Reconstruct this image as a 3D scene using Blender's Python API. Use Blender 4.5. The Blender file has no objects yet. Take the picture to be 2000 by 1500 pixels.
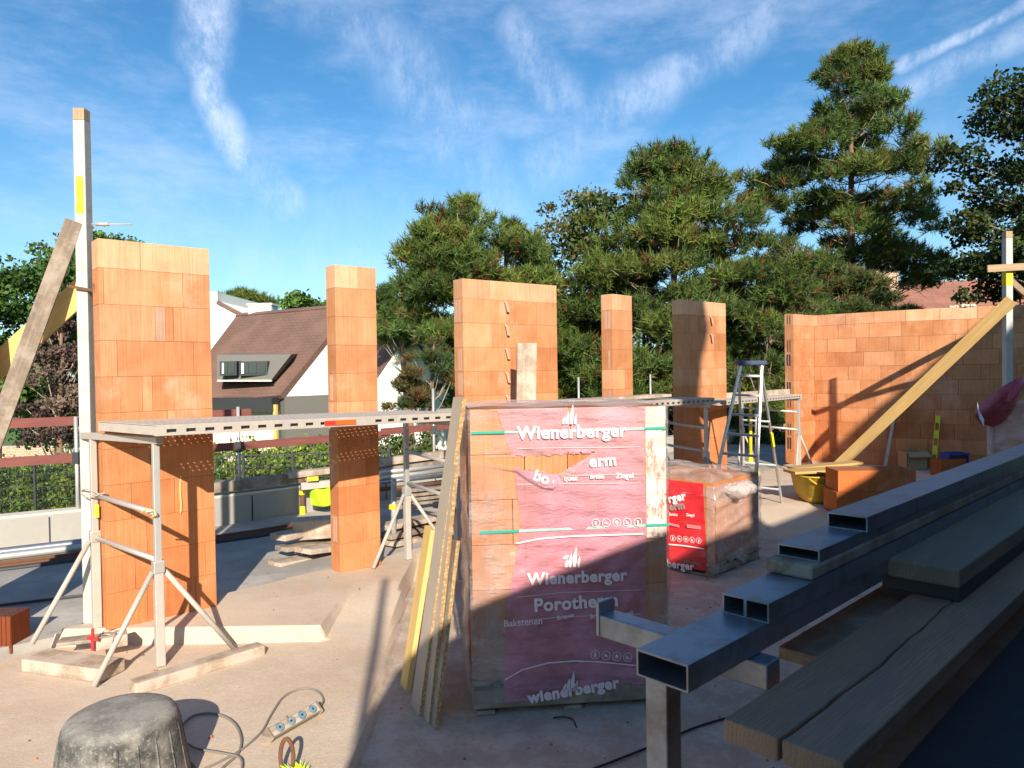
import bpy, math, random
import numpy as np
from mathutils import Vector, Matrix
R = math.radians
random.seed(7); rng = np.random.default_rng(7)
V = Vector
scene = bpy.context.scene
col = scene.collection

# ------------------------------------------------------------ camera
F, PITCH, ROLL, H = 1407.6, R(.998), R(-.862), 1.745
fw = V((0, math.cos(PITCH), -math.sin(PITCH)))
r0 = V((1, 0, 0)); u0 = r0.cross(fw)
rt = r0*math.cos(ROLL) + u0*math.sin(ROLL); up = rt.cross(fw)
cd = bpy.data.cameras.new('camera'); cam = bpy.data.objects.new('camera', cd); col.objects.link(cam)
cam.matrix_world = Matrix(((rt.x, up.x, -fw.x, 0), (rt.y, up.y, -fw.y, 0), (rt.z, up.z, -fw.z, H), (0, 0, 0, 1)))
cd.sensor_width = 36; cd.lens = F/2000*36; cd.clip_end = 3000; cd.clip_start = .05
cd.dof.use_dof = True; cd.dof.focus_distance = 5.0; cd.dof.aperture_fstop = 9
scene.camera = cam
scene.view_settings.view_transform = 'Standard'; scene.view_settings.look = 'None'
scene.view_settings.gamma = 1; scene.view_settings.exposure = .70
try: scene.view_settings.use_curve_mapping = False
except Exception: pass

# ------------------------------------------------------------ sun and sky
SD = V((-.118, .8898, -.441)).normalized()
sl = bpy.data.lights.new('sun', 'SUN'); so = bpy.data.objects.new('sun', sl); col.objects.link(so)
sl.energy = 5.0; sl.angle = R(.53); sl.color = (1, .90, .76)
so.rotation_euler = SD.to_track_quat('-Z', 'Y').to_euler(); so.location = (3, -10, 12)

W = bpy.data.worlds.new('World'); scene.world = W; W.use_nodes = True
wt = W.node_tree; wt.nodes.clear()
class NT:
    def __init__(s, t): s.t = t
    def n(s, ty, **k):
        nd = s.t.nodes.new(ty)
        for a, b in k.items(): setattr(nd, a, b)
        return nd
    def l(s, a, b): s.t.links.new(a, b)
    def m(s, op, a, b=None, c=None, clamp=False):
        nd = s.n('ShaderNodeMath', operation=op); nd.use_clamp = clamp
        for i, x in enumerate((a, b, c)):
            if x is None: continue
            if isinstance(x, (int, float)): nd.inputs[i].default_value = x
            else: s.l(x, nd.inputs[i])
        return nd.outputs[0]
    def mix(s, f, a, b, mode='MIX'):
        nd = s.n('ShaderNodeMix', data_type='RGBA', blend_type=mode)
        for i, x in ((0, f), (6, a), (7, b)):
            if isinstance(x, (int, float)): nd.inputs[i].default_value = x
            elif isinstance(x, tuple): nd.inputs[i].default_value = (*x, 1)[:4]
            else: s.l(x, nd.inputs[i])
        return nd.outputs[2]
    def noise(s, co, scale, detail=4, rough=.55, sc=None, out=0):
        if sc is not None:
            mp = s.n('ShaderNodeMapping'); mp.inputs['Scale'].default_value = sc; s.l(co, mp.inputs[0]); co = mp.outputs[0]
        nd = s.n('ShaderNodeTexNoise'); nd.inputs['Scale'].default_value = scale
        nd.inputs['Detail'].default_value = detail; nd.inputs['Roughness'].default_value = rough
        if co is not None: s.l(co, nd.inputs['Vector'])
        return nd.outputs[out]
    def ramp(s, f, stops):
        nd = s.n('ShaderNodeValToRGB'); cr = nd.color_ramp
        while len(cr.elements) < len(stops): cr.elements.new(.5)
        for e, (p, c) in zip(cr.elements, stops):
            e.position = p; e.color = (c, c, c, 1) if isinstance(c, (int, float)) else (*c, 1)
        s.l(f, nd.inputs[0]); return nd.outputs[0]
    def mr(s, x, a, b, c=0, d=1):
        nd = s.n('ShaderNodeMapRange', interpolation_type='SMOOTHSTEP'); s.l(x, nd.inputs[0])
        for i, q in enumerate((a, b, c, d)): nd.inputs[i+1].default_value = q
        return nd.outputs[0]
w = NT(wt)
sky = w.n('ShaderNodeTexSky', sky_type='NISHITA', sun_disc=False)
sky.sun_elevation = R(26.2); sky.sun_rotation = math.atan2(-SD.x, -SD.y)
sky.air_density = 1.0; sky.dust_density = .6; sky.ozone_density = 2.2; sky.altitude = 10
tc = w.n('ShaderNodeTexCoord'); D = tc.outputs['Generated']
sx = w.n('ShaderNodeSeparateXYZ'); w.l(D, sx.inputs[0])
ysafe = w.m('MAXIMUM', sx.outputs[1], .08)
wn = w.n('ShaderNodeTexNoise'); wn.inputs['Scale'].default_value = 5; wn.inputs['Detail'].default_value = 6; w.l(D, wn.inputs['Vector'])
ws = w.n('ShaderNodeSeparateColor'); w.l(wn.outputs['Color'], ws.inputs[0])
A_ = w.m('ADD', w.m('DIVIDE', sx.outputs[0], ysafe), w.m('MULTIPLY', w.m('SUBTRACT', ws.outputs[0], .5), .10))
B_ = w.m('ADD', w.m('DIVIDE', sx.outputs[2], ysafe), w.m('MULTIPLY', w.m('SUBTRACT', ws.outputs[1], .5), .10))
def streak(x0, y0, x1, y1, wd, st):
    a0, b0, a1, b1 = (x0-1000)/F, (725-y0)/F, (x1-1000)/F, (725-y1)/F
    dx, dy = a1-a0, b1-b0; L2 = dx*dx+dy*dy
    t = w.m('DIVIDE', w.m('ADD', w.m('MULTIPLY', w.m('SUBTRACT', A_, a0), dx), w.m('MULTIPLY', w.m('SUBTRACT', B_, b0), dy)), L2, clamp=True)
    ex = w.m('SUBTRACT', w.m('SUBTRACT', A_, a0), w.m('MULTIPLY', t, dx))
    ey = w.m('SUBTRACT', w.m('SUBTRACT', B_, b0), w.m('MULTIPLY', t, dy))
    d = w.m('SQRT', w.m('ADD', w.m('MULTIPLY', ex, ex), w.m('MULTIPLY', ey, ey)))
    return w.m('MULTIPLY', w.mr(d, wd/F*.1, wd/F*1.35, 1, 0), st)
tot = None
for sp in [(440, -60, 415, 100, 60, .62), (410, 100, 415, 190, 38, .72), (415, 190, 470, 310, 38, .62), (470, 290, 580, 390, 42, .42),
           (640, 0, 800, 150, 75, .26), (800, 150, 900, 260, 85, .34), (900, 260, 990, 420, 70, .22), (1050, 80, 1110, 210, 60, .34),
           (1570, -20, 1420, 110, 50, .35), (1420, 110, 1240, 210, 45, .42), (1240, 210, 1060, 340, 62, .30), (2040, 10, 1750, 145, 15, .5),
           (2040, 70, 1740, 200, 34, .36), (1960, 330, 1500, 330, 90, .14), (500, 500, 760, 520, 60, .22), (300, 420, 1000, 470, 110, .14)]:
    q = streak(*sp); tot = q if tot is None else w.m('MAXIMUM', tot, q)
fib = w.mr(w.noise(D, 16, 10, .76, sc=(1.6, 1, .9)), .34, .68, .25, 1.15)
cir = w.mr(w.noise(D, 3.4, 9, .66, sc=(1, .6, 2.6)), .42, .78, 0, .42)
cl = w.m('MAXIMUM', w.m('MULTIPLY', tot, fib), cir)
cl = w.m('MULTIPLY', cl, w.mr(sx.outputs[1], -.1, .2))
cl = w.m('MULTIPLY', cl, w.mr(sx.outputs[2], 0, .05))
hs = w.n('ShaderNodeHueSaturation'); hs.inputs['Saturation'].default_value = 1.24; w.l(sky.outputs[0], hs.inputs['Color'])
tinted = w.mix(1.0, hs.outputs[0], (.82, 1.10, 1.15), 'MULTIPLY')
skyc = w.mix(w.m('MULTIPLY', cl, .95), tinted, (6.9, 7.8, 9.6))
skyc = w.mix(w.mr(sx.outputs[2], 0, .35, .26, 0), skyc, (5.6, 7.2, 9.0))
bg = w.n('ShaderNodeBackground'); bg.inputs[1].default_value = .086; w.l(skyc, bg.inputs[0])
wo = w.n('ShaderNodeOutputWorld'); w.l(bg.outputs[0], wo.inputs[0])

# ------------------------------------------------------------ pixel -> real plane helpers (2000 px wide coordinates)
O = V((0, 0, H))
def ray(x, y): return fw + rt*((x-1000)/F) - up*((y-750)/F)
def pz(x, y, z): d = ray(x, y); return O + d*((z-H)/d.z)
def py(x, y, Y): d = ray(x, y); return O + d*(Y/d.y)
def ppl(x, y, p, n): d = ray(x, y); return O + d*((p-O).dot(n)/d.dot(n))

# ------------------------------------------------------------ object helpers
def tag(o, label=None, cat=None, group=None, kind=None):
    if label: o['label'] = label
    if cat: o['category'] = cat
    if group: o['group'] = group
    if kind: o['kind'] = kind
    return o
def thing(name, label, cat, loc, group=None):
    o = bpy.data.objects.new(name, None); col.objects.link(o); o.location = loc; o.empty_display_size = .1
    return tag(o, label, cat, group)
def wloc(o):
    p = V(o.location)
    return p if o.parent is None else p + wloc(o.parent)
class MB:
    def __init__(s): s.v = []; s.f = []; s.c = []; s.cc = (1, 1, 1)
    def add(s, vs, fs, c=None):
        b = len(s.v); s.v += [tuple(x) for x in vs]
        for f in fs: s.f.append(tuple(i+b for i in f)); s.c.append(c or s.cc)
        return s
    def hexa(s, p, c=None):      # 8 points: bottom 4 then top 4
        return s.add(p, [(0, 3, 2, 1), (4, 5, 6, 7), (0, 1, 5, 4), (1, 2, 6, 5), (2, 3, 7, 6), (3, 0, 4, 7)], c)
    def box(s, c0, c1, c=None):
        (a, b, d), (e, f, g) = c0, c1
        return s.hexa([(a, b, d), (e, b, d), (e, f, d), (a, f, d), (a, b, g), (e, b, g), (e, f, g), (a, f, g)], c)
    def beam(s, p0, p1, wd, ht, upv=(0, 0, 1), c=None):   # p0, p1 on the axis
        p0 = V(p0); p1 = V(p1); d = (p1-p0).normalized(); sd = d.cross(V(upv)).normalized(); uu = sd.cross(d)
        q = []
        for zz in (-1, 1):
            for (pp, ss) in ((p0, -1), (p1, -1), (p1, 1), (p0, 1)):
                q.append(pp + sd*(ss*-wd/2) + uu*(zz*ht/2))
        return s.hexa(q, c)
    def tube(s, pts, r, n=8, c=None, closed=False, r1=None):
        pts = [V(p) for p in pts]; m = len(pts); rings = []
        prev = None
        for i, p in enumerate(pts):
            if closed: t = (pts[(i+1) % m]-pts[i-1]).normalized()
            else: t = (pts[min(i+1, m-1)]-pts[max(i-1, 0)]).normalized()
            a = prev - t*prev.dot(t) if prev is not None else t.cross(V((0, 0, 1)) if abs(t.z) < .9 else V((1, 0, 0)))
            a.normalize(); prev = a; b = t.cross(a)
            rr = r if r1 is None else r+(r1-r)*i/(m-1)
            rings.append([p+a*(rr*math.cos(2*math.pi*k/n))+b*(rr*math.sin(2*math.pi*k/n)) for k in range(n)])
        vs = [q for g in rings for q in g]; fs = []
        for i in range(m if closed else m-1):
            j = (i+1) % m
            for k in range(n):
                k2 = (k+1) % n; fs.append((i*n+k, i*n+k2, j*n+k2, j*n+k))
        if not closed: fs += [tuple(range(n))[::-1], tuple((m-1)*n+k for k in range(n))]
        return s.add(vs, fs, c)
    def prism(s, poly, ext, c=None):
        ext = V(ext); n = len(poly); vs = [V(p) for p in poly]+[V(p)+ext for p in poly]
        fs = [tuple(range(n))[::-1], tuple(range(n, 2*n))]+[(i, (i+1) % n, n+(i+1) % n, n+i) for i in range(n)]
        return s.add(vs, fs, c)
    def build(s, name, mat, parent=None, smooth=False, bevel=0, origin=None, fix=True):
        if parent is not None: og = wloc(parent)
        elif origin is not None: og = V(origin)
        else:
            a = np.array(s.v); og = V(((a[:, 0].min()+a[:, 0].max())/2, (a[:, 1].min()+a[:, 1].max())/2, a[:, 2].min()))
        me = bpy.data.meshes.new(name)
        me.from_pydata([(x-og.x, y-og.y, z-og.z) for x, y, z in s.v], [], s.f)
        if fix:
            import bmesh
            bm = bmesh.new(); bm.from_mesh(me)
            bmesh.ops.recalc_face_normals(bm, faces=bm.faces[:]); bm.to_mesh(me); bm.free()
        if any(x != (1, 1, 1) for x in s.c):
            at = me.color_attributes.new('tint', 'FLOAT_COLOR', 'CORNER')
            arr = []
            for p in me.polygons: arr += list((*s.c[p.index][:3], 1))*p.loop_total
            at.data.foreach_set('color', arr)
        if smooth: me.polygons.foreach_set('use_smooth', [True]*len(me.polygons))
        me.materials.append(mat)
        o = bpy.data.objects.new(name, me); col.objects.link(o)
        if parent is not None: o.parent = parent
        else: o.location = og
        if bevel:
            b = o.modifiers.new('bevel', 'BEVEL'); b.width = bevel; b.segments = 2; b.limit_method = 'ANGLE'; b.angle_limit = R(40)
        return o
def bar(name, p0, p1, wd, ht, mat, parent=None, upv=(0, 0, 1), bevel=.003, cuts=None):
    """a straight length of timber or metal with its own lengthwise axes (x along, y wide, z high)"""
    p0 = V(p0); p1 = V(p1); d = (p1-p0); L = d.length; d.normalize()
    sd = V(upv).cross(d).normalized(); uu = d.cross(sd)
    m = MB(); m.box((0, -wd/2, -ht/2), (L, wd/2, ht/2))
    me = bpy.data.meshes.new(name); me.from_pydata(m.v, [], [f for f in m.f]); me.materials.append(mat)
    o = bpy.data.objects.new(name, me); col.objects.link(o)
    M = Matrix(((d.x, sd.x, uu.x, p0.x), (d.y, sd.y, uu.y, p0.y), (d.z, sd.z, uu.z, p0.z), (0, 0, 0, 1)))
    if parent is not None:
        o.parent = parent; q = wloc(parent); M.translation = V(p0)-q
    o.matrix_local = M
    if bevel:
        b = o.modifiers.new('bevel', 'BEVEL'); b.width = bevel; b.segments = 2
    return o

def spl(pts, n=10):
    out = []; P = [V(p) for p in pts]; P = [P[0]*2-P[1]]+P+[P[-1]*2-P[-2]]
    for i in range(1, len(P)-2):
        for t in np.linspace(0, 1, n, endpoint=False):
            a, b, c_, d = P[i-1:i+3]
            out.append(.5*((2*b)+(c_-a)*t+(2*a-5*b+4*c_-d)*t*t+(3*b-a-3*c_+d)*t**3))
    out.append(P[-2]); return out

# ------------------------------------------------------------ materials
def mk(name):
    m = bpy.data.materials.new(name); m.use_nodes = True; t = m.node_tree; t.nodes.clear(); k = NT(t)
    b = k.n('ShaderNodeBsdfPrincipled'); o = k.n('ShaderNodeOutputMaterial'); k.l(b.outputs[0], o.inputs[0])
    k.b = b; k.o = o; k.co = k.n('ShaderNodeTexCoord').outputs['Object']; return m, k
def bump(k, h, st=.3, dist=.01):
    bn = k.n('ShaderNodeBump'); bn.inputs['Strength'].default_value = st; bn.inputs['Distance'].default_value = dist
    k.l(h, bn.inputs['Height']); k.l(bn.outputs[0], k.b.inputs['Normal'])
def plain(name, c, rough=.6, metal=0, var=.12, scale=8, bst=.15, dirt=None, dfac=.5, dscale=3, spec=.4):
    m, k = mk(name)
    n = k.noise(k.co, scale, 6, .6)
    lo = tuple(x*(1-var) for x in c); hi = tuple(min(1, x*(1+var)) for x in c)
    cc = k.mix(n, lo, hi)
    if dirt:
        f = k.mr(k.noise(k.co, dscale, 8, .7), .45, .7, 0, dfac); cc = k.mix(f, cc, dirt)
    k.l(cc, k.b.inputs['Base Color']); k.b.inputs['Roughness'].default_value = rough; k.b.inputs['Metallic'].default_value = metal
    k.b.inputs['Specular IOR Level'].default_value = spec
    if bst: bump(k, k.noise(k.co, scale*6, 5, .6), bst, .004)
    return m
def wood(name, c, dark, rough=.75, knots=True, st=.5, dirt=None):
    m, k = mk(name)
    g = k.noise(k.co, 9, 8, .65, sc=(.22, 5, 5)); g2 = k.noise(k.co, 3, 4, .5, sc=(.5, 2, 2))
    cc = k.mix(k.mr(g, .3, .75), dark, c)
    cc = k.mix(k.mr(g2, .35, .7, 0, .45), cc, tuple(x*.7 for x in c))
    wv = k.n('ShaderNodeTexWave', wave_type='BANDS', bands_direction='Y'); wv.inputs['Scale'].default_value = 9
    wv.inputs['Distortion'].default_value = 9; wv.inputs['Detail'].default_value = 3; wv.inputs['Detail Scale'].default_value = .6
    mp = k.n('ShaderNodeMapping'); mp.inputs['Scale'].default_value = (.32, 1.6, 1.2); k.l(k.co, mp.inputs[0]); k.l(mp.outputs[0], wv.inputs['Vector'])
    cc = k.mix(k.mr(wv.outputs[1], .1, .5, .35, 0), cc, dark)
    if knots:
        vo = k.n('ShaderNodeTexVoronoi'); vo.inputs['Scale'].default_value = 3.2; mp2 = k.n('ShaderNodeMapping')
        mp2.inputs['Scale'].default_value = (.7, 2, 1); k.l(k.co, mp2.inputs[0]); k.l(mp2.outputs[0], vo.inputs['Vector'])
        cc = k.mix(k.mr(vo.outputs[0], .03, .10, .75, 0), cc, tuple(x*.35 for x in dark))
    if dirt: cc = k.mix(k.mr(k.noise(k.co, 5, 8, .7), .42, .62, 0, .75), cc, dirt)
    k.l(cc, k.b.inputs['Base Color']); k.b.inputs['Roughness'].default_value = rough
    k.b.inputs['Specular IOR Level'].default_value = .25
    bump(k, g, st, .004); return m
def tintmat(name, rough=.8, nscale=3, dust=(.66, .42, .29), dustf=.6, sat=1):
    m, k = mk(name)
    at = k.n('ShaderNodeAttribute', attribute_name='tint')
    n1 = k.noise(k.co, nscale, 5, .6)
    cc = k.mix(k.mr(n1, .3, .75, 0, 1), at.outputs['Color'], k.mix(1.0, at.outputs['Color'], (.80, .70, .62), 'MULTIPLY'))
    cc = k.mix(k.mr(k.noise(k.co, 2.1, 7, .65), .5, .72, 0, dustf), cc, dust)
    gr = k.noise(k.co, 1, 3, .7, sc=(95, 95, 2.2))
    cc = k.mix(k.mr(gr, .35, .75, .0, .5), cc, k.mix(1.0, cc, (.62, .52, .46), 'MULTIPLY'))
    hz = k.noise(k.co, 1, 2, .6, sc=(3, 3, 60))
    cc = k.mix(k.mr(hz, .6, .8, 0, .15), cc, (.32, .14, .07))
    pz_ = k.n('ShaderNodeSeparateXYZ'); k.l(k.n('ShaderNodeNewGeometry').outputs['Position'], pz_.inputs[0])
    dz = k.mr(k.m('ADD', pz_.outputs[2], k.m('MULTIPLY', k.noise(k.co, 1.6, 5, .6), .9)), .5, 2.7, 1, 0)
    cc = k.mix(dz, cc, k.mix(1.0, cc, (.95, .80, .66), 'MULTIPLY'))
    spk = k.mr(k.noise(k.co, 26, 6, .8), .66, .74, 0, .5); cc = k.mix(spk, cc, (.80, .60, .46))
    k.l(cc, k.b.inputs['Base Color']); k.b.inputs['Roughness'].default_value = rough
    k.b.inputs['Specular IOR Level'].default_value = .15
    bump(k, gr, .45, .003); return m
M = {}
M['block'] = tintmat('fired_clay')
M['tie'] = plain('mortar_crusted_tie', (.50, .30, .20), .8)
M['core'] = plain('mortar_core', (.16, .085, .055), .95)
M['white_paint'] = plain('white_painted_timber', (.44, .44, .415), .7, 0, .1, 6, .3, dirt=(.33, .30, .26), dfac=.6, dscale=9)
M['yellow_paint'] = plain('yellow_marking_paint', (.72, .50, .02), .6, 0, .15, 20, .2, dirt=(.45, .40, .12), dfac=.6, dscale=20)
M['bare_wood'] = wood('bare_pale_wood', (.50, .36, .22), (.33, .22, .13))
M['grey_wood'] = wood('weathered_wood', (.30, .23, .17), (.17, .13, .10), dirt=(.38, .32, .26))
M['dusty_wood'] = wood('dusty_wood', (.48, .37, .27), (.28, .20, .14), dirt=(.55, .46, .38))
M['yellow_wood'] = wood('yellow_formwork', (.78, .54, .20), (.66, .42, .14), knots=False, st=.15)
M['pine_wood'] = wood('new_pine_board', (.55, .37, .15), (.42, .26, .09))
M['red_wood'] = wood('red_brown_board', (.26, .09, .075), (.18, .06, .05), knots=False)
M['steel'] = plain('galvanised_steel', (.52, .52, .50), .5, .55, .12, 14, .1, dirt=(.55, .45, .36), dfac=.7, dscale=7)
M['dust_steel'] = plain('dusty_steel', (.46, .405, .35), .75, .1, .12, 12, .2, dirt=(.35, .32, .30), dfac=.6, dscale=9)
M['bar_steel'] = plain('cold_galvanised_profile', (.29, .32, .38), .42, .75, .12, 9, .08, dirt=(.13, .10, .08), dfac=.65, dscale=7)
M['dark_steel'] = plain('dark_steel', (.05, .055, .06), .5, .3)
M['rust'] = plain('rusty_steel', (.16, .075, .04), .85, .2, .3, 30, .4)
M['yellow_steel'] = plain('yellow_enamelled_steel', (.75, .60, .02), .45, 0, .1)
M['orange'] = plain('orange_sticker', (.80, .12, .02), .5, 0, .1, 30, 0)
M['red_plastic'] = plain('red_plastic', (.65, .03, .03), .5)
M['blue_plastic'] = plain('blue_plastic', (.02, .05, .30), .4)
M['lime'] = plain('lime_fabric', (.45, .80, .02), .8, 0, .15, 12, .5)
M['cable'] = plain('dusty_rubber_cable', (.20, .185, .16), .8, 0, .25, 30, .2)
M['black'] = plain('black_rubber', (.02, .02, .022), .6)
M['card'] = plain('cardboard', (.36, .25, .14), .85)
M['green_strap'] = plain('green_strap', (.02, .33, .24), .45)
M['white_print'] = plain('white_print', (.80, .78, .78), .45, 0, .03, 10, 0)
M['conc'] = plain('grey_concrete', (.36, .34, .305), .9, 0, .18, 2.2, .5, dirt=(.30, .28, .25), dfac=.6, dscale=4)
M['conc_block'] = plain('pale_block', (.62, .55, .45), .9, 0, .12, 4, .5)
M['bitumen'] = plain('bitumen_sheet', (.022, .026, .034), .85, 0, .3, 20, .6)
M['white_wall'] = plain('white_render', (.78, .77, .70), .85, 0, .06, 3, .2)
M['grey_wall'] = plain('grey_cladding', (.15, .145, .13), .8, 0, .06)
M['cream'] = plain('cream_panel', (.70, .62, .50), .8, 0, .05)
M['glass'] = plain('window_glass', (.03, .045, .05), .08, 0, .2, 3, 0, spec=.8)
M['soil'] = plain('brown_soil', (.17, .12, .08), .95, 0, .3, 10, 1, dirt=(.30, .22, .14))
M['alu'] = plain('brushed_aluminium', (.62, .62, .62), .38, .8, .1, 20, .1, dirt=(.5, .45, .4), dfac=.5, dscale=12)
M['bark'] = plain('pine_bark', (.24, .14, .09), .95, 0, .35, 9, 1)
M['twig'] = plain('dead_twig', (.32, .26, .18), .95, 0, .3, 9, .5)
# chipboard
m, k = mk('osb_edge'); vo = k.n('ShaderNodeTexVoronoi'); vo.inputs['Scale'].default_value = 60; k.l(k.co, vo.inputs['Vector'])
k.l(k.mix(k.mr(vo.outputs[0], 0, .8), (.55, .36, .16), (.30, .18, .08)), k.b.inputs['Base Color']); k.b.inputs['Roughness'].default_value = .9
bump(k, vo.outputs[0], .8, .004); M['osb'] = m
M['plyface'] = plain('dusty_plywood_face', (.43, .345, .26), .85, 0, .12, 3, .2, dirt=(.46, .40, .33), dfac=.6)
# roof tiles
def tiles(name, c):
    m, k = mk(name)
    bt = k.n('ShaderNodeTexBrick'); bt.inputs['Scale'].default_value = 1; bt.inputs['Brick Width'].default_value = .22; bt.inputs['Row Height'].default_value = .11
    bt.inputs['Mortar Size'].default_value = .012; bt.inputs['Color1'].default_value = (*c, 1); bt.inputs['Color2'].default_value = (*[x*.9 for x in c], 1)
    bt.inputs['Mortar'].default_value = (*[x*.7 for x in c], 1)
    mp = k.n('ShaderNodeMapping'); mp.inputs['Rotation'].default_value = (R(90), 0, 0); k.l(k.co, mp.inputs[0]); k.l(mp.outputs[0], bt.inputs['Vector'])
    cc = k.mix(k.mr(k.noise(k.co, .9, 6, .6), .35, .7, 0, .5), bt.outputs[0], tuple(x*1.5 for x in c))
    k.l(cc, k.b.inputs['Base Color']); k.b.inputs['Roughness'].default_value = .9; bump(k, bt.outputs[1], -.15, .02); return m
M['roof'] = tiles('plum_brown_roof_tiles', (.16, .09, .07)); M['roof2'] = tiles('red_brown_roof_tiles', (.30, .13, .085))
m, k = mk('yellow_stock_brick'); bt = k.n('ShaderNodeTexBrick'); bt.inputs['Scale'].default_value = 1; bt.inputs['Brick Width'].default_value = .22; bt.inputs['Row Height'].default_value = .08
bt.inputs['Mortar Size'].default_value = .012; bt.inputs['Color1'].default_value = (.50, .30, .18, 1); bt.inputs['Color2'].default_value = (.36, .18, .11, 1); bt.inputs['Mortar'].default_value = (.5, .45, .38, 1)
mp = k.n('ShaderNodeMapping'); mp.inputs['Rotation'].default_value = (R(90), 0, 0); k.l(k.co, mp.inputs[0]); k.l(mp.outputs[0], bt.inputs['Vector'])
k.l(bt.outputs[0], k.b.inputs['Base Color']); k.b.inputs['Roughness'].default_value = .9; M['chimney_brick'] = m
M['dark_brick'] = plain('dark_brick_wall', (.10, .06, .045), .9, 0, .25, 6, .4)
# floor
m, k = mk('dusty_concrete_floor')
geo = k.n('ShaderNodeNewGeometry').outputs['Position']
big = k.noise(geo, .7, 6, .6); mid = k.noise(geo, 4, 8, .65); fine = k.noise(geo, 70, 4, .7)
cc = k.mix(k.mr(big, .35, .65), (.56, .425, .31), (.68, .545, .41))
cc = k.mix(k.mr(mid, .45, .75, 0, .5), cc, (.66, .55, .44))
cc = k.mix(k.mr(k.noise(geo, 9, 6, .7), .62, .72, 0, .4), cc, (.33, .27, .22))
sp_ = k.n('ShaderNodeSeparateXYZ'); k.l(geo, sp_.inputs[0])
# paler powder and grit on the uncovered floor beyond the slab edge
zone = k.mr(sp_.outputs[2], -.125, -.14)
pw = k.mix(k.mr(k.noise(geo, 5, 9, .75), .40, .66), (.40, .295, .22), (.60, .49, .41))
cc = k.mix(k.m('MULTIPLY', zone, .8), cc, pw)
st = k.n('ShaderNodeTexVoronoi'); st.inputs['Scale'].default_value = 38; k.l(geo, st.inputs['Vector'])
cc = k.mix(k.mr(st.outputs[0], .04, .10, .8, 0), cc, (.24, .15, .11))
cc = k.mix(k.mr(fine, .35, .8, .30, 0), cc, (.25, .2, .16))
drk = k.mr(k.noise(geo, 1.3, 9, .72), .56, .66, 0, .35); cc = k.mix(drk, cc, (.40, .31, .24))
rub = k.mr(k.noise(geo, 2.2, 3, .5), .60, .72, 0, .55)
cc = k.mix(rub, cc, (.46, .42, .38))
k.l(cc, k.b.inputs['Base Color']); k.b.inputs['Roughness'].default_value = .92; k.b.inputs['Specular IOR Level'].default_value = .2
bump(k, k.m('ADD', k.m('MULTIPLY', mid, 1.2), k.m('MULTIPLY', fine, .35)), .55, .012); M['floor'] = m
m, k = mk('grey_terrace_screed'); geo = k.n('ShaderNodeNewGeometry').outputs['Position']
cc = k.mix(k.mr(k.noise(geo, 1.2, 7, .6), .35, .7), (.30, .27, .24), (.50, .45, .39)); cc = k.mix(k.mr(k.noise(geo, 12, 6, .7), .5, .7, 0, .4), cc, (.24, .21, .19))
k.l(cc, k.b.inputs['Base Color']); k.b.inputs['Roughness'].default_value = .9; bump(k, k.noise(geo, 14, 6), .4, .01); M['terrace'] = m
m, k = mk('lawn'); geo = k.n('ShaderNodeNewGeometry').outputs['Position']
cc = k.mix(k.mr(k.noise(geo, 1.1, 8, .7), .35, .65), (.09, .17, .03), (.17, .28, .05)); cc = k.mix(k.mr(k.noise(geo, 30, 5, .8), .4, .65, 0, .6), cc, (.05, .10, .02))
k.l(cc, k.b.inputs['Base Color']); k.b.inputs['Roughness'].default_value = .95; bump(k, k.noise(geo, 40, 5, .8), 1, .05); M['lawn'] = m
def leafmat(name, trans=.25):
    m, k = mk(name); at = k.n('ShaderNodeAttribute', attribute_name='tint'); k.l(at.outputs['Color'], k.b.inputs['Base Color'])
    k.b.inputs['Roughness'].default_value = .55; k.b.inputs['Specular IOR Level'].default_value = .25
    tr = k.n('ShaderNodeBsdfTranslucent'); k.l(at.outputs['Color'], tr.inputs[0]); mx = k.n('ShaderNodeMixShader'); mx.inputs[0].default_value = trans
    k.l(k.b.outputs[0], mx.inputs[1]); k.l(tr.outputs[0], mx.inputs[2]); k.l(mx.outputs[0], k.o.inputs[0]); return m
M['leaf'] = leafmat('foliage')
# wrapping films
def film(name, c, alpha, rough=.28, wr=.6, scl=7, coat=.6):
    m, k = mk(name)
    n = k.noise(k.co, scl, 7, .65, sc=(1, 1, 3.2)); n2 = k.noise(k.co, 2.4, 5, .6)
    k.l(k.mix(k.mr(n2, .35, .7), c, tuple(min(1, x*1.22+.03) for x in c)), k.b.inputs['Base Color'])
    k.b.inputs['Roughness'].default_value = rough; k.b.inputs['Coat Weight'].default_value = coat; k.b.inputs['Coat Roughness'].default_value = .12
    bump(k, n, wr, .03)
    if alpha is not None:
        k.l(k.mr(k.noise(k.co, 3.3, 6, .65), .35, .7, alpha[0], alpha[1]), k.b.inputs['Alpha'])
    return m
def sunlit_top(m, c, lo, hi):  # sunlit haze put into the colour, paler towards the top
    k = NT(m.node_tree); b = next(n for n in m.node_tree.nodes if n.type == 'BSDF_PRINCIPLED'); src = b.inputs['Base Color'].links[0].from_socket
    g = k.n('ShaderNodeNewGeometry').outputs['Position']; sp = k.n('ShaderNodeSeparateXYZ'); k.l(g, sp.inputs[0])
    f = k.mr(k.m('ADD', sp.outputs[2], k.m('MULTIPLY', k.noise(g, 3, 6, .7), .5)), lo, hi, 0, .75); k.l(k.mix(f, src, c), b.inputs['Base Color'])
M['film_pink'] = film('pale_printed_film', (.52, .205, .275), (.55, .84), .42, .7, 8, .35)
sunlit_top(M['film_pink'], (.62, .385, .41), .80, 2.0)
M['film_red'] = film('red_printed_film', (.62, .012, .02), None, .3, .6, 8)
M['film_clear'] = film('clear_film', (.68, .62, .58), (.10, .45), .16, 1.3, 12)
M['film_milky'] = film('milky_film', (.66, .55, .50), (.25, .55), .26, .8, 7)
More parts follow.
